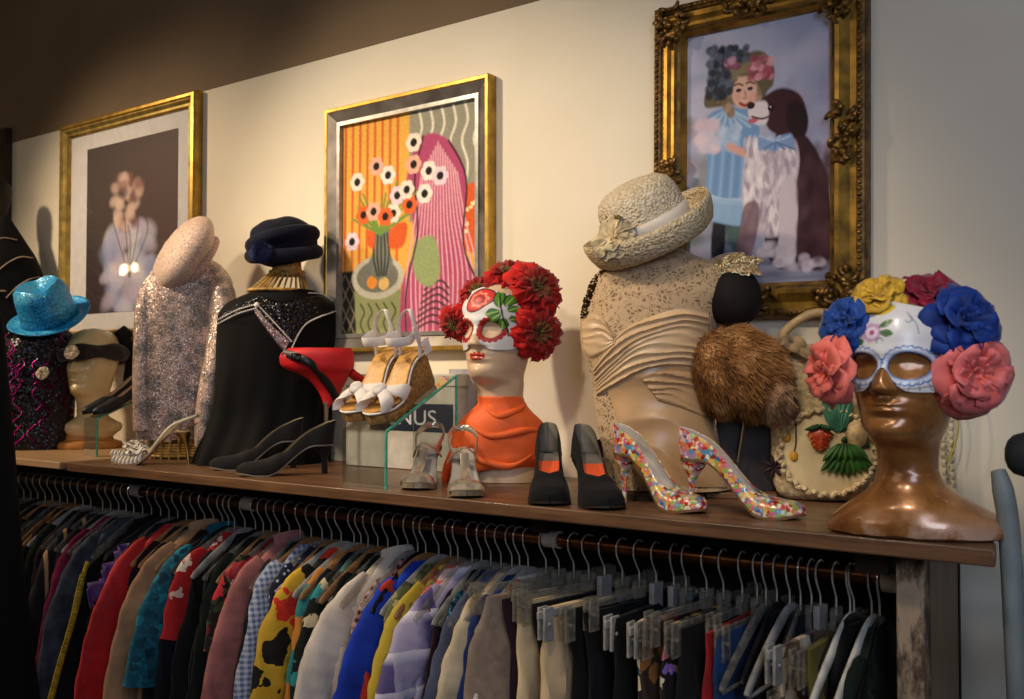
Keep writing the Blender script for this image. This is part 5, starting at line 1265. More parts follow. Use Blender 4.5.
# fur
S = Spot(736, 498)
tf = thing('fur_muff', 'brown fur hat with ridged pelts propped in front of champagne dress', 'fur hat', S.M @ S.p(738, 370, -.02), S.rz)
f0 = S.p(738, 370, -.02); rx = (S.p(796, 372) - S.p(684, 372)).length / 2; rz_ = (S.p(740, 320) - S.p(740, 418)).length / 2
mb = MB(); pts = []; rr = random.Random(2)
def furR(d):
    a = math.atan2(d.z, d.x)
    ridge = abs(math.sin(4.2 * (d.x * .95 + d.z * .35 + .15 * d.y) + 1.0)) ** .7
    return (.80 + .20 * ridge * (.5 + .5 * smoothstep(.6, -.6, d.z))) * (1 - .10 * max(0, d.x) * max(0, d.z) - .06 * max(0, -d.z) * max(0, -d.x) * 2)
Mfz = Matrix.Rotation(R(14), 3, 'Y')
mb.ell((0, 0, 0), (rx, .085, rz_), 60, 36, M=Mfz, fn=furR)
surf = MB()
for k in range(11000):
    d = Vector((rr.gauss(0, 1), rr.gauss(0, 1), rr.gauss(0, 1))).normalized()
    if d.y > .5: continue
    kk = furR(d); p_ = Mfz @ Vector((d.x * rx * kk, d.y * .085 * kk, d.z * rz_ * kk)); nr = Vector((p_.x / rx ** 2, p_.y / .085 ** 2, p_.z / rz_ ** 2)).normalized()
    pts.append((p_, nr))
mb.build('pelt', plain('#6a4624', .95, 0, .5, 40), tf)
mb = MB(); fur_on(mb, pts, .018, .0010, lambda p: Vector((.55, -.1, -.75)) * .8, .30, 4)
def hairmat():
    tt = NT('fur'); b = tt.bsdf(.55, 0, .3); v = tt.coord(); n = tt.noise(v, 26, 3)
    tt.l(tt.ramp(n.outputs['Fac'], [(.3, '#5c3a1c'), (.52, '#97683a'), (.72, '#c09464')]), b.inputs['Base Color']); return tt.mat
mb.build('fur_hair', hairmat(), tf)
# tail end of the fur at lower right, paler
mb = MB(); pts = []; c2 = S.p(776, 398, -.03) - f0
for k in range(2600):
    d = Vector((rr.gauss(0, 1), rr.gauss(0, 1), rr.gauss(0, 1))).normalized(); p_ = c2 + Vector((d.x * .034, d.y * .05, d.z * .045)); pts.append((p_, d))
mb.ell(c2, (.034, .05, .045), 20, 14); fur_on(mb, pts, .018, .001, lambda p: Vector((.2, -.1, -.8)), .35, 6); mb.build('fur_tail', plain('#a8866a', .8, 0, .4, 30), tf)
# dark stand under the fur
t = thing('hat_stand', 'dark board stand with thin silver rod under the brown fur', 'stand', S.loc, S.rz)
a, b = S.p(716, 400, .03), S.p(776, 500, .03)
MB().box((a.x, .03, .012), (b.x, .045, a.z)).build('board', plain('#241d17', .6, 0, .3), t, bevel=.002)
MB().box((a.x - .02, -.02, 0), (b.x, .06, .012)).build('base', wood('#3c2614', '#7a5530', 2, 0), t, bevel=.002)
MB().tube([S.p(747, 395, 0), S.p(743, 430, 0), S.p(738, 462, 0)], .0028, 8).build('rod', metal('#b8b0a0', .3), t)
q = S.p(709, 417, .02); MB().box((q.x - .008, .028, q.z - .035), (q.x + .012, .0295, q.z + .03)).build('pale_card', plain('#9aa2a8', .7), t, smooth=False)

# ---- wicker handbag with fruit
S = Spot(828, 500)
t = thing('handbag', 'cream handbag with strawberry and leaf decorations behind the brown bust', 'handbag', S.loc, S.rz)
rows = [(344, 786, 878, .30), (352, 778, 884, .34), (375, 774, 888, .36), (410, 771, 891, .38), (450, 771, 892, .38), (480, 773, 889, .38), (494, 778, 884, .36), (499, 786, 876, .32)]
MBb = outline_loft(MB(), S, rows, 80, 40, exp=3.0); MBb.build('body', plain('#b9a27a', .8, 0, .25, 90, .8, 160), t)
def onb(px, py, out): return on_loft(S, [(a, b_, c_, d_ * .98) for a, b_, c_, d_ in rows], px, py, out)
cen = (828, 452)
def panelf(u, v): a = 2 * PI * u; r = v; return onb(cen[0] + 48 * r * math.cos(a), cen[1] + 42 * r * math.sin(a), .010)
MB().grid(panelf, 48, 10, cu=True).build('cream_panel', cloth('#d2bf94', .85, .1, .1), t)
mb = MB(); pts = []
for i in range(160): a = 2 * PI * i / 160; k = 1 + .035 * math.sin(26 * a); pts.append(onb(cen[0] + 48 * k * math.cos(a), cen[1] + 43 * k * math.sin(a), .014 + .003 * math.sin(52 * a)))
mb.tube(pts, .005, 8, closed=True); mb.build('scalloped_trim', cloth('#c9b48c', .9), t)
def straw_berry(px, py, r, mat, name, seedc):
    mb = MB(); q = onb(px, py, .012); mb.ell(q, (r, r * .55, r * 1.05), 22, 16, fn=lambda d: 1 - .22 * max(0, -d.z) * (1 - abs(d.x)) * 0 + (-.25 * abs(d.x) if d.z < 0 else 0)); o = mb.build(name, mat, t)
    mb = MB()
    for k in range(40):
        a, z = random.uniform(-2.6, -.5), random.uniform(-.8, .7); rad = math.sqrt(1 - z * z); mb.bead(q + Vector((r * rad * math.cos(a), r * .57 * rad * math.sin(a), r * 1.05 * z)), .0013)
    mb.build('seeds', plain(seedc, .6), o, smooth=False); return q
def leaf(mb, a, b, w, bend=.006):
    a, b = Vector(a), Vector(b); d = (b - a); n = Vector((-d.z, 0, d.x)).normalized() * w
    mb.grid(lambda u, v: a + d * v + n * ((u * 2 - 1) * math.sin(PI * min(1, .08 + v * .92)) ** .8) + Vector((0, -bend * math.sin(PI * v) + .004 * abs(u * 2 - 1), 0)), 7, 9)
straw_berry(820, 439, .0245, plain('#b03a20', .35, 0, .2, 30), 'strawberry_applique', '#e0b060')
mbp = plain('#b39a70', .6, 0, .3, 60, 1.0, 120); q = onb(857, 434, .012); MB().ell(q, (.021, .014, .029), 20, 14, fn=lambda d: 1 + .06 * math.sin(14 * d.x + 14 * d.z) * math.sin(14 * d.x - 14 * d.z)).build('pineapple_applique', mbp, t)
g1, g2, g3 = plain('#1f4a26', .6, 0, .3), plain('#3d7a62', .6, 0, .3), plain('#2f5f22', .6, 0, .3)
mb = MB()
for k in range(9): leaf(mb, onb(848 + (k - 4) * 1, 448, .014), onb(848 + (k - 4) * 7.0, 478 - abs(k - 4) * 1.5, .018), .008)
for k in range(7): leaf(mb, onb(846 + (k - 3) * 2, 444, .020), onb(846 + (k - 3) * 8.0, 462, .024), .007)
mb.build('leaf_fringe', g3, t)
mb = MB()
for k in range(6): leaf(mb, onb(836 + k, 432, .014), onb(822 + k * 6, 388 + abs(k - 3) * 4, .018), .009)
mb.build('tall_leaves', g2, t)
mb = MB()
for k in range(7): leaf(mb, onb(820, 427, .026), onb(804 + k * 5, 430 - 5 * math.sin(k * .5), .024), .005)
for k in range(9): a = 2 * PI * k / 9; leaf(mb, onb(857 + 9 * math.cos(a), 434 + 13 * math.sin(a), .012), onb(857 + 17 * math.cos(a), 434 + 21 * math.sin(a), .014), .006)
mb.build('dark_leaves', g1, t)
for px, py in ((787, 437), (794, 456)):
    o = MB().ell(onb(px, py, .010), (.009, .007, .011), 12, 9).build('yellow_bud', plain('#c9962c', .5, 0, .2), t)
    MB().tube([onb(px, py - 4, .012), onb(px + 2, py - 12, .012), onb(796, 424, .012)], .0014, 5).build('stem', plain('#3a1c10', .7), o)
mb = MB()
for k in range(7): a = 2 * PI * k / 7; leaf(mb, onb(774, 467, .012), onb(774 + 12 * math.cos(a), 467 + 13 * math.sin(a), .02), .004)
mb.build('dark_flower', plain('#2a1420', .7), t)
mb = MB(); mb.tube(catmull([S.p(x, y, d) for x, y, d in ((789, 352, -.02), (783, 336, -.02), (796, 322, -.02), (815, 313, -.02), (834, 316, -.02), (848, 330, -.02), (850, 352, -.02))], 6), .009, 10); mb.build('wooden_handle', wood('#8a7048', '#b89a68', 3, 0), t)
mb = MB()
for k in range(5): leaf(mb, S.p(792, 338, -.05), S.p(780 + 9 * k, 346 - 10 * (k % 2) + 4 * k, -.06), .012)
mb.build('dried_leaves', plain('#8a7456', .8, 0, .3), t)
# braided strap looping down behind the bust at the right
S2 = Spot(948, Y=-.03)
t = thing('braided_strap', 'cream braided strap hanging down behind neck of brown bust', 'strap', S2.loc, S2.rz)
for s in (0, 1, 2):
    mb = MB(); pts = []
    for i in range(60):
        y = 372 + (498 - 372) * i / 59; a = i * .55 + s * 2.1; q = S2.p(951 - 4 * math.sin(PI * i / 59), y, 0); pts.append(q + Vector((.008 * math.sin(a), .004 * math.cos(2 * a), 0)))
    mb.tube(pts, .0048, 8); mb.build('braid_cord', cloth('#c4b898', .8), t)
mb = MB(); mb.tube(catmull([S2.p(x, y, -.015) for x, y in ((950, 385), (956, 405), (958, 430), (953, 450), (948, 462))], 5), .0018, 6); mb.build('yellow_cord', plain('#b8a832', .7), t)

# ---- brown bust with the flower-crowned skull mask
S = Spot(908, 533.5); cz = S.p(908, 437).z; turn = R(-19)
t = thing('mannequin_head', 'glossy brown mannequin head and neck with chipped base at right shelf end', 'mannequin head', S.loc, S.rz)
mb = head_mesh([(.0005 - cz, .126, .072, .080, .014), (.006 - cz, .136, .080, .085, .016), (.020 - cz, .131, .080, .085, .015), (.040 - cz, .106, .075, .080, .011), (.060 - cz, .078, .066, .070, .007), (.080 - cz, .060, .057, .061, .003)], turn=turn, n=140, scale=1.0)
def nk(z): return 1 - .15 * smoothstep(-.105, -.06, z) * smoothstep(.015, -.02, z)
def chip(x, y, z): return mnoise.noise(Vector((x * 30, y * 30, z * 40))) * .0035 * smoothstep(.05, 0, z)
mb.v = [(x * nk(z) + .004 * (1 - nk(z)), y * nk(z), z) for x, y, z in mb.v]
mb.v = [(x * (1 + chip(x, y, z + cz) * 6), y * (1 + chip(x, y, z + cz) * 6), max(0.0005, z + cz + (chip(x, y, z + cz) if z + cz > .002 else 0))) for x, y, z in mb.v]
def bronze_mat():
    tt = NT('glazed brown'); b = tt.bsdf(.28, .25, .5, 0, .4); v = tt.coord(); n = tt.noise(v, 14, 5, .6); n2 = tt.noise(v, 70, 3); sx = tt.n('SeparateXYZ'); tt.l(v, sx.inputs[0])
    base = tt.ramp(n.outputs['Fac'], [(.30, '#6a3e1c'), (.52, '#9a6634'), (.72, '#bd8850')])
    hz = tt.ramp(sx.outputs['Z'], [(.002, (1, 1, 1)), (.03, (.55, .55, .55)), (.05, (0, 0, 0))]); m = tt.n('Math', operation='MULTIPLY'); tt.l(hz, m.inputs[0])
    th2 = tt.ramp(n.outputs['Fac'], [(.46, (0, 0, 0)), (.56, (1, 1, 1))]); tt.l(th2, m.inputs[1])
    c2_ = tt.mix(m.outputs[0], base, '#c4a490'); spk = tt.ramp(n2.outputs['Fac'], [(.70, (0, 0, 0)), (.74, (1, 1, 1))])
    tt.l(tt.mix(spk, c2_, '#c9a888'), b.inputs['Base Color']); tt.bump(n2.outputs['Fac'], .12, .003); return tt.mat
mb.build('head', bronze_mat(), t)
HM = S.M @ Matrix.Translation((0, 0, cz)) @ Matrix.Rotation(turn, 4, 'Z')
tm = thing('skull_mask', 'white skull mask with blue eye rims crowned by large coloured roses', 'mask', HM @ Vector((0, 0, 0)), S.rz + turn)
c = mask_canvas('#dedbd8')
for s in (-1, 1):
    ex = s * .035
    for k in range(22):
        a = 2 * PI * k / 22; ME(ex + .0315 * math.cos(a), .110 + .0255 * math.sin(a), .0052, .0052, '#2f66b0')
    for k in range(22):
        a = 2 * PI * k / 22; ME(ex + .0300 * math.cos(a), .110 + .0240 * math.sin(a), .0046, .0046, '#d8dce4')
    ME(ex, .110, .0285, .0220, '#1d4a94')
    for k in range(5): ML([(ex + s * .002 + (k - 2) * .010, .086), (ex + (k - 2) * .013, .074)], .0008, '#7a7e88')
    ML([(ex - .028, .080), (ex, .076), (ex + .028, .081)], .0008, '#7a7e88')
for k in range(7): a = 2 * PI * k / 7; ME(-.016 + .010 * math.cos(a), .160 + .009 * math.sin(a), .0065, .0060, '#c9a0c0', .3); 
for k in range(7): a = 2 * PI * k / 7 + .4; ME(-.016 + .006 * math.cos(a), .160 + .005 * math.sin(a), .0045, .0040, '#e8d8e4', .3)
ME(-.016, .160, .004, .004, '#b84a80')
for x0, z0, x1, z1, w in ((-.006, .168, .014, .178, .005), (-.004, .160, .016, .158, .006), (-.030, .150, -.040, .142, .005)):
    m_ = ((x0 + x1) / 2, (z0 + z1) / 2); d = Vector((x1 - x0, z1 - z0, 0)).normalized(); n = Vector((-d.y, d.x, 0)) * w
    MP([(x0, z0), (m_[0] + n.x, m_[1] + n.y), (x1, z1), (m_[0] - n.x, m_[1] - n.y)], '#3d6a3a')
MP([(-.02, .192), (-.008, .186), (.006, .190), (.012, .200), (-.012, .204)], '#d9b832')
for k in range(3): ML([(-.004 + .005 * math.cos(q), .148 + .004 * math.sin(q)) for q in (0, 1, 2, 3, 4)], .0008, '#8a8a96')
ML([(.030, .190), (.038, .180), (.034, .174), (.030, .178)], .0007, '#8a8aa0'); ML([(.034, .184), (.044, .172), (.048, .158)], .0007, '#8a8aa0')
zl2 = lambda a: .072 + .036 * gs(head_pt(a, .08).x, .0125) * (1 if abs(a) < 1 else 0) + .004 * smoothstep(.9, 1.5, abs(a))
mask_mesh(c, .1, [(-.035, .110, .0265, .0200), (.035, .110, .0265, .0200)], zl2, lambda a: .205 - .015 * abs(a), 1.55, Matrix.Identity(4), out=.006).build('mask_shell', painted(.35, .5, coat=.15), tm, solid=.002, offset=-1)
mb = MB(); mb.tube([head_pt(s_, .108, .008, 0) for s_ in [1.5 + (2 * PI - 3.0) * i / 24 if 1.5 + (2 * PI - 3.0) * i / 24 <= PI else 1.5 + (2 * PI - 3.0) * i / 24 - 2 * PI for i in range(25)]], .0015, 6, flat=.008, flatdir=(0, 0, 1)); mb.build('elastic_band', plain('#1a1614', .8), tm)
toM = HM.inverted() @ S.M
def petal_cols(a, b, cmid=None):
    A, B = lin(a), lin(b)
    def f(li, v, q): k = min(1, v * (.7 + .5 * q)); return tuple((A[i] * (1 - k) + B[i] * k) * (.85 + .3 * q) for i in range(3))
    return f
FL = [('yellow silk rose', 877, 290, 26, -.06, -.2, .75, '#8a5c10', '#d9ac34'), ('burgundy silk rose', 929, 287, 28, -.045, .15, .8, '#2c020e', '#8a1230'), ('left blue silk rose', 840, 321, 26, -.07, -.5, .25, '#040e38', '#1d4a9a'),
      ('right blue silk rose', 968, 319, 37, -.07, .45, .25, '#03092c', '#143a8c'), ('left coral silk rose', 821, 374, 31, -.075, -.95, -.1, '#d8401c', '#ea7a6c'), ('right coral silk rose', 979, 373, 37, -.075, .35, -.05, '#d8401c', '#ea7c78')]
for i, (lab, px, py, r, d, nx, nz, ca, cb_) in enumerate(FL):
    mb = MB(); q = toM @ S.p(px, py, d); nr = (toM.to_3x3() @ Vector((nx, -.8, nz))).normalized(); rr_ = r * S.m
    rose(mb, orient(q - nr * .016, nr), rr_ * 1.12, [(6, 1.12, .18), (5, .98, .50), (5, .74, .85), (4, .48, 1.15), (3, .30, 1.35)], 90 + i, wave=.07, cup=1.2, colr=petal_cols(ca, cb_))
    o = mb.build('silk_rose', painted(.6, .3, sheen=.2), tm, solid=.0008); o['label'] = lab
# ================================================================== THE CLOTHES RAIL
RY, RZ = -0.30, 1.303
xl_, xr_ = -3.62, x_at(885, RY, 577)
rail = thing('clothes_rail', 'brown metal clothes rail packed with hangers under the shelf', 'rail', ((xl_ + xr_) / 2, RY, RZ))
hl = (xr_ - xl_) / 2
MB().tube([(-hl, 0, 0), (hl, 0, 0)], .0145, 16).build('rod', metal('#8a5c3c', .35, .4), rail)
for px in (138, 250, 553):
    x = x_at(px, RY, 500) - rail.location.x
    MB().tube([(x - .018, 0, 0), (x + .018, 0, 0)], .0185, 16).build('joint_collar', plain('#b5aea4', .5), rail)
MB().tube([(hl - .002, 0, 0), (hl + .030, 0, 0)], .024, 18).build('end_socket', plain('#b9b2a8', .6), rail)
MB().box((hl - .02, -.10, .024), (hl + .034, .05, .094)).build('rail_bracket', wood('#1a110a', '#2c1c10', 2, 1), rail)
for x in (-2.35, -1.2): MB().box((x - rail.location.x - .02, -.02, .014), (x - rail.location.x + .02, .02, .070)).build('rail_bracket', plain('#2a2018', .6), rail)

steel = plain('#e6e2da', .2, .6, .1)
def hook(mb, top=-.075):
    r = .0178; pts = [(0, r * math.cos(a), r * math.sin(a)) for a in [R(-35) + R(215) * i / 12 for i in range(13)]]
    pts = [(0, r * math.cos(R(20)), r * math.sin(R(20)))] + [(0, r * math.cos(R(20 + 160 * i / 10)), r * math.sin(R(20 + 160 * i / 10))) for i in range(1, 11)] + [(0, -r * .95, -.014), (0, -.006, -.034), (0, 0, -.046), (0, 0, top)]
    return mb.tube(catmull(pts, 3), .0017, 6)
HB = {'clear': plastic_clear(), 'white': plain('#cfcabc', .5, 0, .1), 'wood': plain('#8a623a', .45, 0, .25, 40), 'black': plain('#131214', .4), 'grey': plain('#8d8a84', .35, 0, .15)}
PROTO = {}
def hanger_proto(kind, colour, half=.19, drop=.075):
    key = (kind, colour, half, drop)
    if key in PROTO: return copy_tree(PROTO[key])
    t = thing('clothes_hanger', None, 'hanger')
    hook(MB()).build('hook', steel, t)
    if kind == 'clip':
        mb = MB(); zo = -drop if drop != .075 else 0; mb.box((-.003, -half, -.094 + zo), (.003, half, -.078 + zo)); mb.box((-.006, -.018, -.096 + zo), (.006, .018, -.060)); mb.build('bar', HB[colour], t, bevel=.002)
        for s in (-1, 1):
            c = MB(); y = s * (half - .022)
            c.box((-.010, y - .013, -.135 + zo), (-.004, y + .013, -.072 + zo)); c.box((.004, y - .013, -.135 + zo), (.010, y + .013, -.072 + zo)); c.tube([(-.013, y, -.104 + zo), (.013, y, -.104 + zo)], .004, 8); c.build('clip', HB[colour], t, bevel=.002)
    else:
        pts = [(0, -half, -.085 - drop), (0, -half * .92, -.085 - drop * .86), (0, -half * .5, -.082 - drop * .38), (0, 0, -.078), (0, half * .5, -.082 - drop * .38), (0, half * .92, -.085 - drop * .86), (0, half, -.085 - drop)]
        th = .005 if kind == 'tube' else .0045
        pp = catmull(pts, 5); mb = MB(); mb.tube(pp, th, 10, flat=[.006 + .008 * math.sin(PI * i / (len(pp) - 1)) for i in range(len(pp))], flatdir=(0, 0, 1)); mb.build('shoulder_bar', HB[colour], t)
        if kind == 'tube': MB().tube([(0, -half * .96, -.088 - drop), (0, half * .96, -.088 - drop)], .004, 8).build('cross_bar', HB[colour], t)
    PROTO[key] = t; return t
used_first = set()
def hang(kind, colour, x, label, rz, half=.19, drop=.075, group='hangers on the clothes rail'):
    t = hanger_proto(kind, colour, half, drop); t['label'] = label; t['group'] = group; t.location = (x, RY, RZ); t.rotation_euler = (0, 0, rz); return t

BODY = {'shirt': [(-.080, .040, .012), (-.100, .068, .014), (-.140, .105, .016), (-.20, .135, .018), (-.30, .158, .020), (-.45, .172, .021), (-.70, .19, .022)],
        'coat': [(-.078, .042, .014), (-.100, .072, .018), (-.140, .115, .020), (-.20, .148, .022), (-.30, .172, .024), (-.45, .19, .026), (-.95, .235, .028)],
        'dress': [(-.078, .034, .012), (-.100, .060, .013), (-.140, .100, .015), (-.20, .120, .016), (-.30, .135, .017), (-.45, .165, .020), (-.95, .25, .026)],
        'clip': [(-.100, .160, .006), (-.125, .162, .008), (-.16, .165, .012), (-.25, .168, .016), (-.45, .175, .018), (-.90, .185, .020)]}
def wrinkle(mb, seed, amp=.011):
    o = []
    for x, y, z in mb.v:
        k = smoothstep(-.09, -.2, z); q = Vector((x * 6 + seed * 3.1, y * 32 + z * 5, z * 2.6)); n1 = mnoise.noise(q); n2 = mnoise.noise(q * 2.3)
        o.append((x + amp * k * (n1 + .6 * n2), y + amp * .35 * k * mnoise.noise(Vector((seed * 1.7, y * 4, z * 11))), z))
    mb.v = o; return mb
def inside(l): return l if len(l.split()) <= 12 else short(l)[4:]
def garment(kind, x, mat, label, cat, name, length=None, sleeve='long', trim=None, rz=0.0, thick=1.0, lean=1.0, collar=None, group='clothes on the rail', seed=0, cuff=None, wid=1.0):
    t = thing(name, label, cat, (x, RY, RZ), rz, group)
    rows = BODY[kind]; zend = -(length or {'shirt': .70, 'coat': .95, 'dress': .95, 'clip': .85}[kind]); rr = random.Random(seed); ph = [rr.uniform(0, 6.3) for _ in range(4)]
    z0 = rows[0][0]
    def fn(u, v):
        z = z0 + (zend - z0) * v; w, th = interp([(-a, b, c) for a, b, c in rows], -z); a = 2 * PI * u; w *= 1 + (wid - 1) * smoothstep(.09, .22, -z)
        c_, s_ = math.cos(a), math.sin(a); y = w * math.copysign(abs(c_) ** .8, c_); y = min(y, w / max(1, wid) * .95 * abs(c_) ** .8) if y > 0 else y; xx = th * thick * math.copysign(abs(s_) ** .7, s_)
        k = smoothstep(0, .35, v); f = .007 * k * thick * (math.sin(y * 38 + ph[0] + 1.5 * v) + .6 * math.sin(y * 71 + ph[1] - 2 * v))
        y += .003 * k * math.sin(9 * v + ph[2]) 
        return Vector((xx + f, y, z))
    wrinkle(MB().grid(fn, 40, 40, cu=True, cap0=True, cap1=True), seed).build('trouser_body' if cat == 'trousers' else 'body', mat, t)
    if sleeve and kind != 'clip':
        L = {'long': 1.0, 'mid': .62, 'short': .36}[sleeve]
        for s in (-1, 1):
            base = [(0, .075, -.125), (0, .125, -.185), (0, .172, -.27), (0, .208, -.38), (0, .236, -.52), (0, .252, -.68)]
            pp = catmull([(.004 * math.sin(i * 1.7 + ph[3]), s * (b * (1 + ((wid if s < 0 else min(wid, .95)) - 1) * smoothstep(0, 2, i)) * (1 if i < 2 or s > 0 else (.93 + .07 * lean))), c) for i, (a, b, c) in enumerate(base)], 9)
            pp = pp[:max(8, int(len(pp) * (.30 + .70 * L)))]; n = len(pp)
            fl = [.030 + .026 * math.sin(min(1, i / (n * .30)) * PI / 2) - .014 * smoothstep(.5, 1, i / n) + .0010 * math.sin(i * 1.1 + ph[0]) for i in range(n)]
            if sleeve == 'short': fl = [f * (1 + .2 * i / n) for i, f in enumerate(fl)]
            mb = MB(); mb.tube(pp, [(.010 + .012 * math.sin(min(1, i / (n * .3)) * PI / 2) - .004 + .0018 * math.sin(i * 2.3 + ph[1])) * thick for i in range(n)], 22, flat=fl, flatdir=(0, 1, .25)); wrinkle(mb, seed + s); mb.build('sleeve', trim if (trim and seed == -1) else mat, t)
            if cuff and s == -1:
                q = pp[-1]; d = (pp[-1] - pp[-3]).normalized(); MB().tube([q - d * .045, q - d * .02, q + d * .008], [.024, .028, .030], 14, flat=[.050, .058, .062], flatdir=(0, 1, .25)).build('cuff', cuff, t)
    if collar:
        pts = [Vector((.012 * math.cos(a) * 1.2, .040 * math.sin(a), -.082 + .010 * math.cos(a))) for a in [2 * PI * i / 20 for i in range(20)]]
        MB().tube(pts, .006, 8, closed=True, flat=.018, flatdir=(0, .0, 1)).build('collar', collar, t)
    return t
